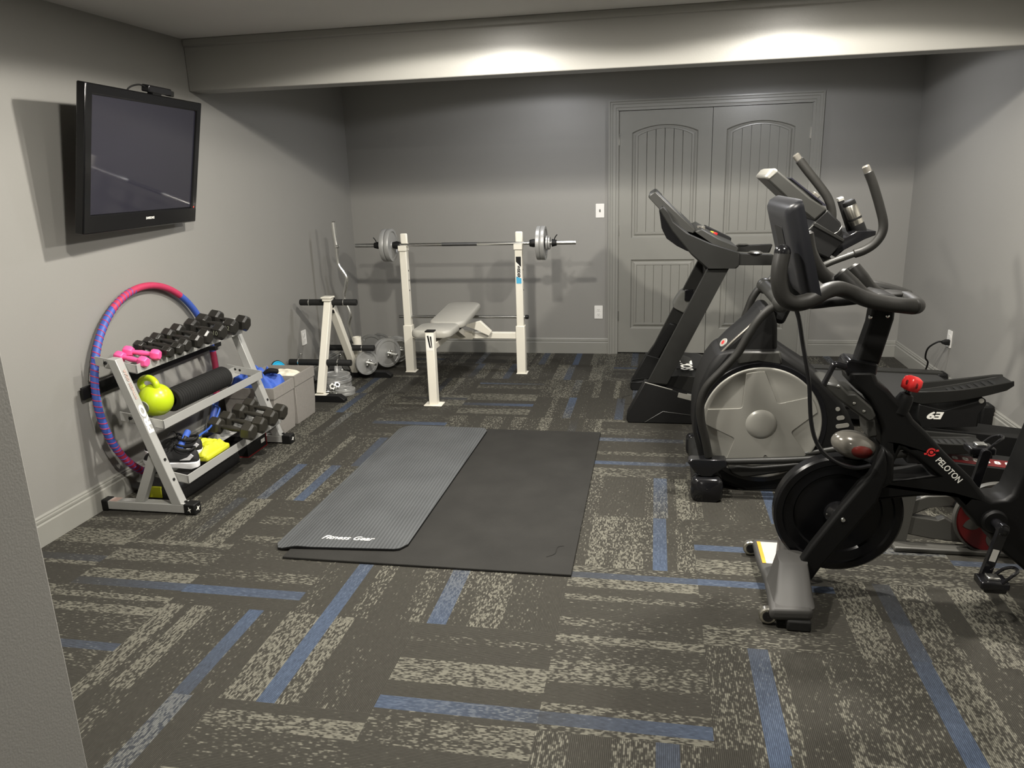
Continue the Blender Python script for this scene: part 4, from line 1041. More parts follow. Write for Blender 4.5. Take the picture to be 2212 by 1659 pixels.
# ------------------------------------------------------------------ elliptical
Z3 = lambda a, b_: (1440+a/3.77, 740+b_/3.77)
def elliptical():
    t = thing('elliptical_trainer', 'black elliptical trainer with a big light grey star disc', 'elliptical', (1.0, 3.87, 0))
    ya, yb = 3.685, 4.045
    body = T(ya, [(1553, 763), (1583, 757), (1640, 757), (1687, 757), (1722, 781), (1753, 801), (1785, 827), (1812, 858), (1834, 893), (1848, 926), (1848, 960), (1838, 1000), (1790, 1030), (1700, 1058), (1600, 1062), (1540, 1040), (1510, 990), (1498, 940), (1500, 885), (1512, 832), (1532, 790)])
    b = obj('body_shell', MB().prism(body, ya, yb), BLK, t, bevel=.030, seg=4)
    # slots at the back of the shell, seen light through the guard
    for k, (px, py, w_) in enumerate(((1810, 884, .010), (1816, 903, .018), (1820, 920, .030), (1820, 938, .034))):
        q = at(px, py, 1, ya-.004); c = V3((q.x, ya-.003, q.z))
        a = PI*.06; mm = basis((math.cos(a), 0, math.sin(a)), (0, 1, 0), (math.sin(a), 0, -math.cos(a)), c)
        sl = [(x, z) for x, z in rrect(-w_, w_, -.010, .010, .0095, 4)]
        obj('vent_slot', MB().prism(sl, -.001, .004, 'y', mm), LTG, b)
    # discs both sides
    for s, yc in ((-1, ya), (1, yb)):
        C = V3((.523, yc, .356)); R = .277
        dk = obj('disc_cover', MB().lathe([(0, .010), (.20, .010), (.262, .008), (.270, .012), (.277, .011), (.281, .004), (.281, -.01), (0, -.01)], C, (0, s, 0), 72), LTG, t, ang=50)
        obj('dark_ring', MB().lathe([(.279, -.005), (.279, .003), (.302, .005), (.308, -.005)], C, (0, s, 0), 72, closed=True), BLKG, dk)
        if s < 0:
            K = [Z3(*p) for p in ((650, 262), (615, 530), (328, 535), (300, 655), (555, 770), (510, 930), (735, 945), (797, 895), (870, 940), (1095, 880), (1005, 720), (1248, 556), (1165, 440), (900, 495), (797, 242))]
            pt = T(ya, K); RR = .262
            def prj(p):   # keep rim points on the disc rim
                v = V3((p[0]-C.x, p[1]-C.z)); return (C.x+v.x/v.length*RR, C.z+v.y/v.length*RR)
            rim = {0, 2, 3, 5, 6, 8, 9, 11, 12, 14}; pp = [prj(p) if i in rim else p for i, p in enumerate(pt)]
            out = []
            for i, p in enumerate(pp):
                if i in rim: out.append(p)
                else:   # rounded inner corner
                    a_, c_ = V3(pp[i-1]), V3(pp[(i+1) % 15]); p_ = V3(p); d1 = (a_-p_).normalized()*.016; d2 = (c_-p_).normalized()*.016
                    for q in range(5):
                        u = q/4; out.append(tuple((p_+d1)*(1-u)**2+2*u*(1-u)*p_+(p_+d2)*u*u))
                if i in (2, 5, 8, 11, 14):
                    p2 = pp[(i+1) % 15]; a0 = math.atan2(p[1]-C.z, p[0]-C.x); a1 = math.atan2(p2[1]-C.z, p2[0]-C.x)
                    while a1-a0 > PI: a1 -= 2*PI
                    while a1-a0 < -PI: a1 += 2*PI
                    for q in range(1, 8): aa = a0+(a1-a0)*q/8; out.append((C.x+RR*math.cos(aa), C.z+RR*math.sin(aa)))
            obj('star_relief', MB().prism(out, ya-.0165, ya-.008), LTG, dk, bevel=.004, seg=3)
        obj('hub_cap', MB().lathe([(0, .026), (.03, .025), (.055, .020), (.070, .013), (.073, .008), (.073, 0), (0, 0)], C+V3((0, s*.008, 0)), (0, s, 0), 40), LTG, dk, ang=60)
    # front cover rising to the mast
    cov = T(ya+.03, [(1553, 764), (1580, 737), (1627, 697), (1650, 668), (1672, 668), (1680, 702), (1680, 757), (1640, 756), (1600, 758)])
    obj('front_cover', MB().prism(cov, ya+.03, yb-.03), BLK, t, bevel=.018, seg=3)
    obj('cover_edge', MB().tube(T3(ya+.035, [(1556, 764), (1582, 738), (1626, 698), (1646, 672)]), .006, 8, sm=4), SHINYG, t)
    q = at(1566, 750, 1, ya+.02); e = obj('round_badge', MB().lathe([(0, .004), (.022, .004), (.024, 0), (0, 0)], (q.x, ya+.10, q.z+.005), (-.75, -.35, .55), 24), LTG, t)
    obj('badge_mark', MB().lathe([(0, .0055), (.010, .0055), (.010, .003), (0, .003)], (q.x, ya+.10, q.z+.005), (-.75, -.35, .55), 20), RED, e)
    obj('shell_top', MB().prism(T(ya+.02, [(1590, 757), (1686, 757), (1690, 785), (1640, 778), (1592, 785)]), ya-.004, yb+.004), MDG, t, bevel=.01)
    ym = 3.865
    mast = T(ym, [(1660, 690), (1672, 640), (1740, 560), (1775, 545), (1800, 560), (1720, 640), (1690, 700)])
    obj('mast', MB().prism(mast, ym-.045, ym+.045), BLK, t, bevel=.02, seg=3)
    # console
    yc0, yc1 = 3.70, 4.03
    sl = T(yc0, [(1650.5, 382), (1663.5, 368), (1673.5, 363.5), (1682, 369), (1752, 428), (1788, 452), (1760, 478), (1730, 454), (1696, 425)])
    c = obj('console', MB().prism(sl, yc0, yc1), MDG, t, bevel=.010, seg=3)
    tag(obj('end_trim', MB().prism(T(yc0, [(1650, 383), (1663.5, 367), (1674, 362.5), (1682, 368.5), (1679, 374), (1661, 390)]), yc0-.003, yc1+.003), LTG, c, bevel=.010, seg=3), 'light grey end of the console')
    lo = T(yc0, [(1788, 452), (1817, 481), (1823, 508), (1821, 525), (1790, 560), (1766, 549), (1745, 499), (1758, 480)])
    d = obj('console_base', MB().prism(lo, yc0+.005, yc1-.005), BLK, t, bevel=.008)
    obj('console_ledge', MB().prism(T(yc0, [(1757, 482), (1762, 480), (1824, 517), (1822, 524), (1757, 488)]), yc0-.006, yc0+.012), DKG, d, bevel=.003)
    obj('bright_edge', MB().tube(T3(yc0-.002, [(1744, 498), (1757, 486)]), .0018, 6).tube(T3(yc0-.002, [(1802, 505), (1812, 499), (1819, 488)]), .0018, 6, sm=4), CHR, d)
    A, B = at(1683, 367, 1, 3.80), at(1786, 449, 1, 3.80); fx = V3((B.x-A.x, 0, B.z-A.z)).normalized(); ny = V3((0, 1, 0)); up = fx.cross(ny)
    if up.z < 0: up = -up
    mm = basis(fx, up.cross(fx), up, (A.x, 3.865, A.z)); obj('console_screen', MB().box(.06, .26, -.12, .12, -.003, .003, mm), SCRN, c)
    obj('tablet_clip', MB().box(.19, .225, -.06, .06, 0, .025, mm), SHINYG, c, bevel=.006)
    # cup-holder shelf
    obj('cup_shelf', MB().prism(T(3.72, [(1822, 515), (1850, 500), (1893, 499), (1892, 508), (1868, 517), (1824, 540), (1805, 556), (1798, 552)]), 3.72, 3.98), BLKG, t, bevel=.006)
    # swinging arms
    yn, yf = 3.585, 4.145; r = .0195
    near = [(1531, 986), (1524, 950), (1514, 905), (1514, 868), (1528, 834), (1560, 800), (1592, 765), (1618, 722), (1638, 692), (1662, 668), (1688, 655)]
    n1 = T3(yn, near); obj('lower_arm', MB().tube(n1, r, 16, sm=5), GRIP, t)
    far_shift = V3((.30, yf-yn, .0))
    obj('lower_arm', MB().tube([V3((p.x+.18*(1-i/10)-.0, yf, p.z+.05*(1-i/10))) for i, p in enumerate(n1)], r, 16, sm=5), GRIP, t)
    piv = n1[-1]
    obj('pivot_knob', MB().ball(piv, (.042, .045, .042)).lathe([(0, 0), (.03, 0), (.03, .56), (0, .56)], piv, (0, 1, 0), 24).ball(V3((piv.x, yf, piv.z)), (.042, .045, .042)), MDG, t)
    up_ = T3(yn, [(1688, 655), (1735, 605), (1778, 574), (1848, 547)]); obj('upper_arm', MB().tube(up_, .0145, 16, sm=4), MDG, t)
    g1 = T3(yn, [(1846, 548), (1866, 541), (1888, 527), (1904, 506), (1908, 482), (1900, 445), (1886, 398), (1876, 372)])
    g = obj('hand_grip', MB().tube(g1, .0195, 18, sm=6), GRIP, t)
    e1 = T3(yn, [(1875, 372), (1870, 360)]); obj('grip_end', MB().tube(e1, .0165, 16), SHINYG, g)
    fpx = [(1792, 505), (1797, 470), (1795, 447), (1786, 424), (1765, 395), (1742, 366), (1727, 346)]
    f1 = T3(yf, fpx); f0 = [V3((piv.x, yf, piv.z)), V3((piv.x+.12, yf, piv.z+.14)), f1[0]]
    obj('upper_arm', MB().tube(f0, .0145, 16, sm=4), MDG, t)
    g = obj('hand_grip', MB().tube(f1, .0215, 18, sm=6), GRIP, t); obj('grip_end', MB().tube(T3(yf, [(1726, 345), (1719, 335)]), .018, 16), SHINYG, g)
    # foot arms
    for s, y, bl, bar, pad, off in ((0, yn, [(1484, 993), (1492, 988), (1568, 989), (1570, 1003), (1548, 1016), (1540, 1024), (1512, 1024), (1500, 1015)], [(1568, 997), (1700, 994), (1790, 990), (1900, 986), (2000, 975)], None, 0),):
        obj('arm_joint', MB().prism(T(y, bl), y-.035, y+.035), BLKG, t, bevel=.008, seg=3)
        obj('foot_arm', MB().tube(T3(y, bar), .0165, 14, sm=3), DKG, t)
        obj('crank_link', MB().prism(T(y+.04, [(1572, 1010), (1592, 1005), (1625, 1008), (1690, 1003), (1760, 995), (1760, 1003), (1700, 1018), (1630, 1028), (1600, 1030), (1580, 1022)]), y+.03, y+.07), DKG, t, bevel=.008)
    obj('arm_joint', MB().prism(shift(T(yn, [(1484, 993), (1492, 988), (1568, 989), (1570, 1003), (1540, 1024), (1512, 1024)]), .18, .05), yf-.035, yf+.035), BLKG, t, bevel=.008, seg=3)
    obj('foot_arm', MB().tube([V3((.50, yf, .245)), V3((.9, yf, .30)), V3((1.40, yf, .36))], .0165, 14, sm=3), DKG, t)
    ay = yn+.10
    obj('foot_arm_brace', MB().tube(T3(ay, [(1680, 988), (1740, 980), (1812, 968), (1870, 955)]), .014, 12), MDG, t)
    # pedals
    def pedal(y, top, wdt, lab):
        tp = T(y, top); p = obj('pedal', MB().prism(tp, y-wdt/2, y+wdt/2), GRIP, t, bevel=.012, seg=3)
        return p, tp
    ypf, ypn = 4.10, 3.60
    # far pedal: raised rear, upturned edges
    def pedal_pan(P0, P1, y, w_, hh, lip):
        d = (P1-P0); L_ = d.length; d.normalize(); up = V3((-d.z, 0, d.x)); mm = basis(d, V3((0, 1, 0)), d.cross(V3((0, 1, 0))), P0)
        if mm.col[2].z < 0: mm = basis(d, V3((0, 1, 0)), -d.cross(V3((0, 1, 0))), P0)
        rows = []
        for k in range(13):
            u = k/12; ww = w_*.5*(.82+.18*math.sin(PI*min(1, u*1.1)))*(1 if 0 < k < 12 else .86)
            sag = -.012*math.sin(PI*u); l_ = lip*(1-u)**.7+.008
            tk = hh*(1 if 0 < k < 12 else .6)
            rows.append([mm @ V3((L_*u, -ww, sag-tk)), mm @ V3((L_*u, ww, sag-tk)), mm @ V3((L_*u, ww*1.06, sag+l_)), mm @ V3((L_*u, ww*.92, sag+l_)), mm @ V3((L_*u, ww*.86, sag)), mm @ V3((L_*u, -ww*.86, sag)), mm @ V3((L_*u, -ww*.92, sag+l_)), mm @ V3((L_*u, -ww*1.06, sag+l_))])
        p = obj('pedal', MB().loft(rows), DKG, t, bevel=.004)
        tr = MB()
        for k in range(7): tr.prism(rrect(L_*(.42+.07*k)-.008, L_*(.42+.07*k)+.008, -w_*.22, w_*.22, .007, 3), -.010-.0*k, .004-.012*math.sin(PI*(.42+.07*k))+.001, 'z', mm)
        obj('tread', tr, BLKR, p)
        return mm
    mm = pedal_pan(V3((1.305, 4.10, .395)), V3((1.765, 4.10, .490)), 4.10, .19, .030, .035)
    ph = obj('pedal_housing', MB().prism(T(4.02, [(1985, 872), (2040, 886), (2130, 862), (2132, 874), (2115, 895), (2112, 922), (1990, 925), (1980, 905)]), 4.02, 4.17), BLK, t, bevel=.006)
    q = at(2070, 904, 1, 4.017)
    q = at(2023, 897, 1, 4.018); text('model_print', 'E9', .050, WTX, (q.x, 4.0185, q.z), (-1, 0, 0), (0, 0, -1), ph, bold=.04, shear=.25, squash=1.45)
    obj('pedal_bolts', MB().lathe([(0, .004), (.012, .003), (.013, 0), (0, 0)], at(2120, 866, 1, 4.02)+V3((0, .0, 0)), (0, -1, 0), 14), LTG, ph)
    pedal_pan(V3((1.10, 3.60, .325)), V3((1.475, 3.60, .325)), 3.60, .17, .028, .03)
    obj('pedal_housing', MB().box(1.16, 1.33, 3.56, 3.64, .22, .30), BLK, t, bevel=.006)
    # stabilisers, centre beam and roller rails
    obj('front_stabiliser', MB().loft([[(x, y, z) for x, z in rrect(.205, .335, .012, .105*s_+.012, .03*s_, 5)] for y, s_ in ((3.57, .95), (3.62, 1), (4.12, 1), (4.17, .95))]), DKG, t, ang=50)
    for y in (3.555, 4.185):
        fc = obj('stabiliser_cap', MB().loft([[(x, y+dy, z) for x, z in rrect(.27-.075*s_, .27+.075*s_, 0, .062+.055*s_, .03, 5)] for dy, s_ in ((-.035, .80), (-.02, 1), (.03, 1), (.045, .9))]), BLKG, t, ang=50)
    obj('stabiliser_neck', MB().prism(T(3.66, [(1497, 1012), (1520, 1005), (1560, 1030), (1555, 1050), (1520, 1052), (1498, 1045)]), 3.62, 3.95), DKG, t, bevel=.015, seg=3)
    obj('under_beam', MB().prism([(.28, .02), (.28, .10), (.9, .14), (1.9, .10), (1.9, .02)], 3.80, 3.93), BLK, t, bevel=.008)
    obj('front_foot_bar', MB().prism(T(3.69, [(1588, 1055), (1600, 1060), (1690, 1062), (1760, 1062), (1760, 1052), (1690, 1050)]), 3.69, 4.05), MDG, t, bevel=.004)
    for y0, y1 in ((3.50, 3.70), (4.02, 4.22)):
        rl = obj('roller_rail', MB().prism([(1.25, .13), (1.25, .262), (1.94, .190), (1.94, .09)], y0, y1), BLK, t, bevel=.006)
        if y0 < 3.6:
            s_ = obj('red_strip', MB().prism([(1.28, .2590), (1.28, .2602), (1.80, .2060), (1.80, .2047)], y0+.02, y0+.12), REDD, rl)
            for k in range(9): text('scale_print', '8', .055, WTX, (1.36+.045*k, y0+.072, .2608-.1042*(.08+.045*k)), (1, 0, -.104), (0, 1, 0), s_, bold=.03, shear=.2)
    obj('rear_stabiliser', MB().box(1.86, 1.95, 3.52, 4.20, .0, .10), BLK, t, bevel=.02, seg=3)
elliptical()
def steel_bottle():
    A, B = at(1856, 497, 1, 3.80), at(1832, 433, 1, 3.80); d = (B-A); L_ = d.length
    t = thing('water_bottle', 'silver steel bottle leaning in the cup shelf of the elliptical', 'bottle', A)
    obj('steel_body', MB().lathe([(0, 0), (.028, 0), (.030, .006), (.030, L_*.36), (.0285, L_*.37), (.0285, L_*.42), (.030, L_*.43), (.030, L_*.80), (.026, L_*.86), (0, L_*.86)], A, d, 28), ALUG, t, ang=30)
    obj('dark_band', MB().lathe([(.0292, L_*.365), (.0305, L_*.37), (.0305, L_*.42), (.0292, L_*.425)], A, d, 28, closed=True), BLK, t)
    obj('lid', MB().lathe([(.027, L_*.84), (.029, L_*.87), (.027, L_*.97), (.018, L_), (0, L_)], A, d, 24), BLK, t)
    obj('base_boot', MB().lathe([(0, -.02), (.027, -.02), (.031, -.005), (.031, .03), (0, .03)], A, d, 24), BLK, t)
    A, B = at(1836, 500, 1, 3.86), at(1814, 428, 1, 3.86); d = B-A; L_ = d.length; u = V3((0, 1, 0)); n = d.normalized().cross(u)
    t = thing('remote_control', 'black remote standing behind the silver bottle on the elliptical', 'remote', A)
    mm = basis(d.normalized(), u, n, A)
    obj('case', MB().loft([[mm @ V3((L_*s, y*w_, z)) for y, z in rrect(-1, 1, -.010, .010, .008, 4)] for s, w_ in ((0, .02), (.3, .022), (.8, .026), (.97, .026), (1, .022))]), BLK, t)
    obj('silver_tip', MB().loft([[mm @ V3((L_*s, y*w_, z)) for y, z in rrect(-1, 1, -.0115, .0115, .009, 4)] for s, w_ in ((.93, .0275), (.99, .0275), (1.02, .022))]), LTG, t)
steel_bottle()

# ------------------------------------------------------------------ grey machine with the red wheel
def wheel_machine():
    t = thing('wheel_trainer', 'low grey exercise machine with a red spoked wheel behind the black spin bike', 'exercise machine', (1.3, 3.16, 0))
    C = V3((1.372, 3.13, .158)); R = .146
    w_ = obj('red_wheel', MB().lathe([(0, -.012), (R*.96, -.012), (R, -.006), (R, .006), (R*.96, .012), (0, .012)], C, (0, 1, 0), 56), REDD, t)
    for k in range(5):
        a = 2*PI*k/5+.9; d = V3((math.cos(a), 0, math.sin(a))); e = V3((-math.sin(a), 0, math.cos(a)))
        mm = basis(d, e, V3((0, -1, 0)), C+V3((0, -.0125, 0)))
        pts = [(R*(.32+.53*i/10), R*.17*math.sin(PI*i/10)**.8) for i in range(11)]; pts += [(a_, -b_) for a_, b_ in reversed(pts[1:-1])]
        obj('window', MB().prism(pts, -.001, .002, 'z', mm), HOLEW, w_)
    obj('wheel_rim', MB().lathe([(R+.001, -.014), (R+.008, -.014), (R+.011, 0), (R+.008, .014), (R+.001, .014)], C, (0, 1, 0), 64, closed=True), HOLEW, t)
    y0, y1 = 3.075, 3.11
    lowb = T(y0, [(1930, 1168), (1930, 1128), (1980, 1136), (2044, 1146), (2060, 1140), (2110, 1170), (2160, 1175), (2212, 1180), (2212, 1206), (2125, 1200), (2030, 1188)])
    lowb = [(x, max(.0, z)) for x, z in lowb]
    obj('base_frame', MB().prism(lowb, 3.17, 3.21), HOLEW, t, bevel=.006)
    obj('floor_rail', MB().box(1.00, 1.62, 3.10, 3.165, 0, .022), HOLEW, t, bevel=.006)
    obj('upper_arm', MB().prism(T(3.17, [(1930, 1125), (1930, 1095), (2000, 1072), (2070, 1070), (2060, 1092), (2010, 1098), (1960, 1118)]), 3.17, 3.21), HOLEW, t, bevel=.006)
    obj('front_upright', MB().prism([(.985, .0), (1.06, .0), (1.09, .30), (1.03, .30)], 3.16, 3.22), HOLEW, t, bevel=.008)
    obj('rear_upright', MB().prism([(1.42, .02), (1.52, .02), (1.50, .30), (1.44, .30)], 3.17, 3.21), HOLEW, t, bevel=.008)
    obj('axle', MB().lathe([(0, -.05), (.018, -.05), (.018, .09), (0, .09)], C, (0, 1, 0), 18), STL, t)
wheel_machine()

# ------------------------------------------------------------------ spin bike
def spin_bike():
    t = thing('spin_bike', 'matte black spin bike with a white brand name on the down tube', 'exercise bike', (1.0, 2.78, 0))
    y0, y1 = 2.715, 2.845; T7 = lambda p: T(y0, p)
    main = T7([(1832, 806), (1892, 806), (1899, 826), (1920, 842), (1936, 861), (1961.5, 885), (1976, 909), (2004, 935.6), (2045, 981), (2100, 1034), (2131, 1075), (2150, 1084), (2171, 1082), (2189, 1070), (2198, 1050), (2212, 1018), (2236, 960), (2262, 900), (2310, 905), (2275, 1040), (2275, 1110), (2330, 1260), (2380, 1340), (2335, 1345), (2250, 1265), (2193, 1216), (2168, 1196), (2150, 1178), (2141, 1158), (2111, 1138), (2102, 1123), (2056, 1074), (1990, 1074), (1930, 1079), (1894, 1084), (1860, 1122), (1822, 1150), (1812, 1110), (1836, 1078), (1879, 1027), (1906, 984), (1905, 955), (1904, 925), (1894, 895), (1876, 863), (1850, 842), (1836, 828)])
    hole = T7([(1948, 972), (1975, 988), (2020, 1029), (1970, 1034), (1922, 1036), (1932, 1005)])
    fr = obj('frame', MB().prism([main, hole], y0, y1), BLKF, t, bevel=.022, seg=4, ang=50)
    for a, b_ in ((2.655, 2.700), (2.862, 2.905)):
        leg = T(2.66, [(1911, 968), (1917, 1000), (1917, 1028), (1896, 1084), (1771, 1229), (1753, 1254), (1703, 1251), (1753, 1178), (1822, 1093), (1879, 1027), (1903, 985)])
        obj('fork_leg', MB().prism(leg, a, b_), BLKF, t, bevel=.014, seg=3, ang=50)
    obj('fork_bridge', MB().prism(T7([(1903, 960), (1925, 975), (1922, 1034), (1890, 1050), (1880, 1030), (1903, 990)]), 2.665, 2.895), BLKF, t, bevel=.012)
    sp_ = MB()
    for px, py in ((1821, 1124), (1787, 1123)): sp_ = sp_
    q = at(1821, 1123, 1, 2.655)
    obj('axle_bolt', MB().lathe([(0, .006), (.007, .005), (.009, 0), (0, 0)], (q.x, 2.656, q.z), (0, -1, 0), 14), CHR, t)
    # flywheel
    C = V3((.682, 2.78, .312)); R = .226
    pr = [(0, .022), (.03, .022), (.035, .014), (.150, .012), (.156, .020), (.190, .022), (.196, .030), (.218, .030), (R, .022), (R, -.022), (.218, -.030), (.196, -.030), (.190, -.022), (.156, -.020), (.150, -.012), (.035, -.014), (.03, -.022), (0, -.022)]
    fw = obj('flywheel', MB().lathe(pr, C, (0, 1, 0), 96), mat('flywheel_black', (.004, .004, .0045), .24, spec=.3, var=.1, vscale=10), t, ang=25)
    obj('hub', MB().lathe([(0, .05), (.022, .05), (.03, .04), (.045, .03), (.048, .015), (0, .015)], C-V3((0, .0, 0)), (0, -1, 0), 36), BLKG, fw)
    for k in range(3):
        a = 2*PI*k/3+1.0; obj('hub_bolt', MB().ball(C+V3((.038*math.cos(a), -.030, .038*math.sin(a))), .005, n=10), CHR, fw)
    # collar, post and handlebar
    obj('post_collar', MB().prism(T7([(1824, 800), (1830, 783), (1840, 778), (1898, 788), (1900, 792), (1896, 812), (1888, 818), (1832, 815)]), 2.725, 2.835), BLKG, t, bevel=.012, seg=3)
    obj('bar_post', MB().prism(T(2.74, [(1888, 655), (1936, 662), (1933, 690), (1899, 792), (1850, 785), (1880, 700)]), 2.74, 2.82), BLKF, t, bevel=.012, seg=3)
    for px, py in ((1880, 685), (1917, 683)):
        q = at(px, py, 1, 2.74); obj('post_bolt', MB().ball((q.x, 2.738, q.z), (.007, .005, .007), n=12), CHR, t)
    lv = T3(2.70, [(1826, 793), (1812, 789), (1802, 788), (1795, 800), (1780, 829)])
    obj('clamp_lever', MB().tube(lv, [.012, .012, .011, .009, .010], 12, sm=4), BLKG, t)
    r = .0265; yh = 2.78
    def H(px, py, y): return at(px, py, 1, y)
    near = [H(1690, 548, 2.53), H(1684, 578, 2.52), H(1683, 610, 2.515), H(1691, 639, 2.515), H(1712, 655, 2.52), H(1740, 652, 2.535), H(1765, 640, 2.55), H(1787, 628, 2.57), H(1812, 624, 2.60), H(1838, 632, 2.62), H(1870, 646, 2.62), H(1910, 655, 2.62), H(1950, 660, 2.62), H(1972, 662, 2.63)]
    hb = obj('near_bar', MB().tube(near, [.0255]*13+[.026], 18, sm=6), GRIP, t)
    far = [H(1742, 505, 3.0), H(1748, 540, 3.0), H(1760, 567, 3.0), H(1776, 591, 3.0), H(1796, 606, 3.0), H(1818, 612, 2.98), H(1845, 614, 2.95), H(1885, 620, 2.93), H(1930, 631, 2.92), H(1962, 642, 2.91)]
    obj('far_bar', MB().tube(far, .0255, 18, sm=6), GRIP, t)
    e, e2 = near[-1], far[-1]
    obj('rear_bar', MB().tube([e, V3((e.x+.022, e.y+.035, e.z-.002)), V3((e.x+.026, yh, e.z)), V3((e.x+.020, e2.y-.035, e2.z)), e2], .0258, 18, sm=6), GRIP, t)
    hn = [H(1890, 652, 2.63), H(1862, 638, 2.645), H(1838, 615, 2.66), H(1815, 592, 2.67)]
    obj('near_horn', MB().tube(hn, [.026, .027, .028, .026], 18, sm=6), GRIP, t)
    hn2 = [H(1905, 640, 2.86), H(1880, 628, 2.865), H(1858, 602, 2.87), H(1841, 579, 2.88)]
    obj('far_horn', MB().tube(hn2, [.026, .028, .031, .028], 18, sm=6), GRIP, t)
    q = near[0]; obj('bar_end_cap', MB().ball(q+V3((0, 0, .004)), (.026, .026, .026)), BLKG, hb)
    obj('bar_base', MB().prism(T(2.70, [(1868, 640), (1900, 632), (1944, 642), (1950, 660), (1936, 675), (1886, 670)]), 2.68, 2.88), BLKF, t, bevel=.014, seg=3)
    obj('elbow_tray', MB().loft([[(.790+.062*s*math.cos(a), yh+.030+.058*s*math.sin(a), z) for a in (2*PI*i/28 for i in range(28))] for z, s in ((1.112, .9), (1.116, 1), (1.124, 1), (1.127, .93))]), GRIP, t)
    # screen: seen from behind and edge-on
    sy0, sy1 = 2.525, 3.035
    A = V3((.440, 0, 1.452)); B = V3((.520, 0, 1.140)); d = (B-A); L_ = d.length; d.normalize(); n = V3((-d.z, 0, d.x))
    if n.x < 0: n = -n
    mm = basis(V3((0, 1, 0)), -d, n, (A.x, (sy0+sy1)/2, A.z)); hw = (sy1-sy0)/2
    rings = []
    for z, s in ((.004, 1), (-.006, 1.0), (-.030, .96), (-.046, .86), (-.050, .70)):
        rings.append([mm @ V3((x, -L_/2+y, z)) for x, y in rrect(-hw*s, hw*s, -L_/2*s, L_/2*s, .022, 5)])
    sc = obj('touch_screen', MB().loft(rings), mat('screen_case', (.011, .0115, .014), .36, spec=.35, var=.08, vscale=10, bump=.08, bscale=500), t, ang=50)
    obj('display', MB().box(-hw+.012, hw-.012, -L_+.012, -.012, .003, .006, mm), SCRN, sc)
    obj('port_cover', MB().prism(rrect(-.10, .06, -.20, -.08, .010, 4), -.052, -.0495, 'z', mm), BLK, sc, bevel=.001)
    obj('connector_slot', MB().box(-.13, -.08, -.27, -.235, -.046, -.040, mm).box(.0, .06, -.30, -.275, -.046, -.038, mm), BLKG, sc)
    obj('screen_arm', MB().tube([mm @ V3((0, -L_*.72, -.045)), V3((.50, yh, 1.10)), V3((.62, yh, 1.10)), V3((.74, yh, 1.115))], .020, 14, sm=5), BLKF, t)
    cb = T3(2.66, [(1712, 640), (1716, 660), (1725, 690), (1733, 740), (1742, 790), (1748, 830), (1750, 870), (1753, 910), (1762, 950), (1780, 980), (1812, 1004), (1850, 1016), (1885, 1012)])
    cb = [V3((min(p.x, 9), 2.60+.004*i, p.z)) for i, p in enumerate(T3(2.62, [(1712, 640), (1716, 660), (1725, 690), (1733, 740), (1742, 790), (1748, 830), (1750, 870), (1753, 910), (1762, 950), (1780, 980), (1812, 1004), (1850, 1016), (1885, 1012)]))]
    obj('screen_cable', MB().tube(cb, .0072, 10, sm=5), BLKG, t)
    # brake guard and brake housing
    g = T(2.70, [(1776, 830), (1788, 826), (1816, 832), (1834, 850), (1850, 850), (1884, 880), (1892, 897), (1890, 905), (1872, 910), (1838, 885), (1800, 855)])
    gd = obj('brake_guard', MB().prism(g, 2.695, 2.865), MDG, t, bevel=.008)
    for px, py in ((1811, 834), (1845, 871), (1866, 888)):
        q = at(px, py, 1, 2.695); obj('guard_screw', MB().ball((q.x, 2.694, q.z), (.005, .003, .005), n=10), CHR, gd)
    obj('guard_link', MB().prism(T(2.72, [(1872, 905), (1890, 905), (1896, 945), (1876, 948)]), 2.72, 2.84), MDG, t, bevel=.008)
    q = at(1850, 970, 1, 2.70); mm2 = Matrix.Rotation(.28, 4, 'Y')
    hs = obj('brake_housing', MB().ball((q.x, 2.745, q.z), (.078, .055, .050), mm2, 32), SHINYG, t)
    obj('red_patch', MB().ball((q.x+.010, 2.7385, q.z-.006), (.058, .054, .036), mm2, 28), mat('dull_red_plastic', (.10, .012, .009), .3, var=.3, vscale=20), hs)
    # resistance knob
    k0, k1 = at(1954, 862, 1, 2.74), at(1970, 828, 1, 2.74); d = (k1-k0).normalized()
    obj('knob_socket', MB().lathe([(.030, -.05), (.028, 0), (.022, .018), (.012, .024), (0, .024)], k0, d, 24), BLKF, t)
    obj('knob_stem', MB().tube([k0, k1], .0085, 12), BLKG, t)
    kn = MB(); mk = basis(d.cross(V3((0, 1, 0))), V3((0, 1, 0)), d, k1)
    def star(rr): return [((rr*(1+.10*math.cos(5*a)))*math.cos(a), (rr*(1+.10*math.cos(5*a)))*math.sin(a)) for a in (2*PI*i/50 for i in range(50))]
    kn.loft([[mk @ V3((x, y, z)) for x, y in star(rr)] for z, rr in ((-.026, .018), (-.022, .027), (.0, .031), (.018, .028), (.024, .018))])
    kb = obj('resistance_knob', kn, RED, t, ang=60)
    dn = MB()
    for i in range(5):
        a = 2*PI*(i+.5)/5; dn.ball(mk @ V3((.0245*math.cos(a), .0245*math.sin(a), 0)), (.006, .006, .011), n=10)
    obj('finger_dents', dn, REDD, kb)
    # lettering along the down tube
    a, c = at(2019, 986, 1, y0), at(2080, 1046, 1, y0); d = (c-a).normalized(); mid = (a+c)/2; mid.y = y0-.0006; up = V3((-d.z, 0, d.x)); up = up if up.z > 0 else -up
    text('brand_print', 'PELOTON', .030, WTX, mid, d, up, fr, bold=.012, squash=.86)
    lg = MB(); lc = at(2012, 977, 1, y0); mL = basis(d, up, d.cross(up), (lc.x, y0-.0006, lc.z)); Rg = .0155
    rot = lambda x, y, a: (x*math.cos(a)-y*math.sin(a), x*math.sin(a)+y*math.cos(a))
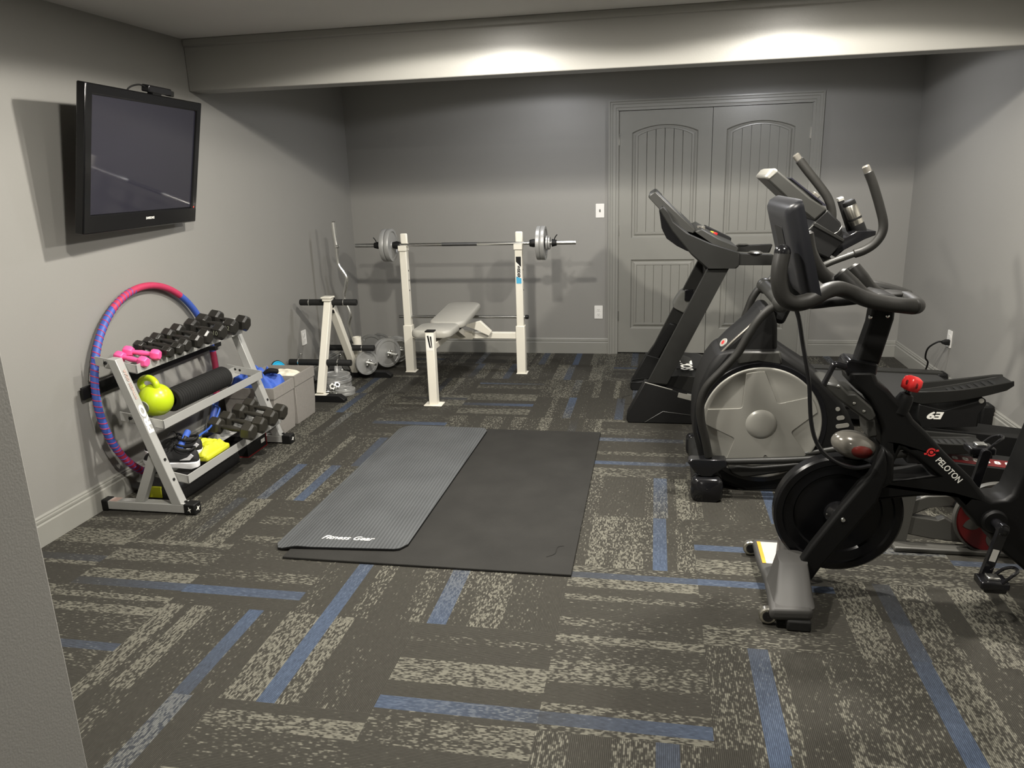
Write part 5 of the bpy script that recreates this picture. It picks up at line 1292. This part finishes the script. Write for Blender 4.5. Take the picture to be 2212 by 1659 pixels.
    ringo = [rot(Rg*math.cos(q), Rg*math.sin(q), .0) for q in (PI*.32+2*PI*.90*i/36 for i in range(37))]; ringi = [(x*.66, y*.66) for x, y in reversed(ringo)]
    lg.prism(ringo+ringi, -.0005, .0005, 'z', mL)
    for s in (1, -1): lg.prism([rot(s*x, s*y, 1.15) for x, y in ((.012, -.003), (.024, -.0045), (.024, .0015), (.012, .004))], -.0005, .0005, 'z', mL)
    lg.prism([rot(x, y, 1.15) for x, y in arc(0, 0, .006, 0, 2*PI, 16)[:-1]], -.0005, .0005, 'z', mL)
    obj('brand_mark', lg, REDT, fr)
    # bottom bracket, cranks and pedals
    bb = at(2150, 1128, 1, 2.70)
    obj('bracket_boss', MB().lathe([(0, .0), (.042, 0), (.042, .012), (.036, .02), (0, .02)], (bb.x, y0, bb.z), (0, -1, 0), 32), BLKF, t)
    obj('axle', MB().lathe([(0, -.20), (.017, -.20), (.017, .085), (.012, .088), (0, .088)], (bb.x, y0, bb.z), (0, -1, 0), 24), BLKG, t)
    pe = at(2133, 1246, 1, 2.62); yk = 2.640
    dd = V3((pe.x-bb.x, 0, pe.z-bb.z))
    for s, y in ((1, yk), (-1, 2.92)):
        E_ = V3((bb.x, y, bb.z)); F_ = V3((bb.x+dd.x*s, y, bb.z+dd.z*s)); 
        if s < 0: F_ = V3((bb.x+.085, y, bb.z+.165)); F_ = V3((bb.x+.03, y, bb.z+.172))
        u = (F_-E_).normalized(); mmk = basis(u, V3((0, 1, 0)), u.cross(V3((0, 1, 0))), E_); Lk = (F_-E_).length
        ck = obj('crank_arm', MB().prism(rrect(-.022, Lk+.018, -.016, .016, .014, 4), -.010, .010, 'y', mmk), BLKG, t, bevel=.004)
        if s > 0: tag(obj('white_sticker', MB().box(Lk*.42, Lk*.68, -.0115, -.0095, -.010, .010, mmk), PAPR, ck), 'small white sticker on the crank arm')
        yo = -1 if s > 0 else 1
        pc = F_+V3((0, yo*.055, 0))
        pd = obj('pedal', MB().box(pc.x-.045, pc.x+.045, pc.y-.035, pc.y+.035, pc.z-.014, pc.z+.014).box(pc.x-.030, pc.x+.040, pc.y-.028, pc.y+.028, pc.z-.030, pc.z-.012), BLKG, t, bevel=.006, seg=3)
        obj('pedal_spindle', MB().tube([F_, pc], .008, 12), CHR, pd)
        obj('toe_cage', MB().tube([pc+V3((.02, -.030, .012)), pc+V3((.045, -.030, .040)), pc+V3((.068, -.015, .052)), pc+V3((.068, .015, .050)), pc+V3((.045, .030, .036)), pc+V3((.02, .030, .012))], .0055, 8, sm=5), BLKG, pd)
        obj('clip', MB().box(pc.x-.02, pc.x+.02, pc.y-.018, pc.y+.018, pc.z+.012, pc.z+.024), CHR, pd, bevel=.004)
    # front stabiliser
    f = obj('front_base', MB().prism([(.415, 2.455), (.56, 2.465), (.575, 2.55), (.578, 2.66), (.560, 2.72), (.535, 2.82), (.53, 3.0), (.42, 3.0), (.418, 2.86), (.428, 2.70), (.425, 2.60)], .035, .080, 'z'), mat('grey_base_paint', (.045, .0435, .041), .6, var=.1, vscale=8), t, bevel=.016, seg=3)
    bs = mat('grey_base_paint', (0, 0, 0))
    ft = MB().loft([[(x, y, z) for x, y in q] for z, q in ((.075, rrect(.432, .572, 2.475, 2.70, .03, 5)), (.100, rrect(.446, .570, 2.52, 2.72, .03, 5)), (.165, rrect(.468, .568, 2.62, 2.74, .03, 5)))])
    obj('fork_socket', ft, bs, t, ang=50)
    obj('fork_socket', MB().loft([[(x, y, z) for x, y in q] for z, q in ((.075, rrect(.495, .570, 2.80, 2.90, .02, 5)), (.15, rrect(.500, .565, 2.84, 2.90, .02, 5)))]), bs, t, ang=50)
    lb = obj('warning_label', MB().box(.432, .512, 2.785, 2.965, .0800, .0812), PAPR, t); obj('orange_stripe', MB().box(.432, .446, 2.785, 2.965, .0805, .0818), ORGT, lb)
    for y in (2.475, 2.985):
        obj('base_foot', MB().box(.475, .555, y-.022, y+.022, 0, .04), BLKR, t, bevel=.006)
        wh = obj('transport_wheel', MB().lathe([(.012, -.013), (.027, -.013), (.031, -.009), (.031, .009), (.027, .013), (.012, .013)], (.415, y+.02, .034), (0, 1, 0), 28, closed=True), ALUG, t)
        obj('wheel_hub', MB().lathe([(0, -.016), (.019, -.016), (.019, .016), (0, .016)], (.415, y+.02, .034), (0, 1, 0), 20), BLKG, wh)
    # seat tube, saddle and rear base, just outside the frame of the photo
    st = T7([(2215, 945), (2262, 950), (2262, 930), (2225, 925)])
    xs, zs = 1.41, .60
    obj('seat_post', MB().prism([(1.315, .66), (1.360, .66), (1.435, .985), (1.390, .985)], 2.752, 2.808), BLKF, t, bevel=.01)
    obj('saddle', MB().loft([[(x, yh+a*w_, 1.0+b_*h_+dz) for a, b_ in ((-1, -.3), (-.7, -1), (.7, -1), (1, -.3), (.8, .6), (0, .9), (-.8, .6))] for x, w_, h_, dz in ((1.25, .015, .012, .0), (1.24, .025, .02, .005), (1.34, .045, .028, .0), (1.42, .085, .032, .01), (1.47, .080, .03, .02), (1.49, .05, .02, .02))]), BLK, t, subs=1)
    obj('rear_base', MB().box(1.46, 1.56, 2.53, 3.03, .035, .085), bs, t, bevel=.016, seg=3)
    for y in (2.55, 3.01): obj('rear_foot', MB().box(1.48, 1.54, y-.02, y+.02, 0, .04), BLKR, t, bevel=.005)
spin_bike()
# ------------------------------------------------------------------ render look
vs = S.view_settings
S.display_settings.display_device = 'sRGB'
vs.view_transform = 'Standard'; vs.look = 'None'; vs.gamma = 1; vs.use_curve_mapping = False; vs.exposure = 0.75
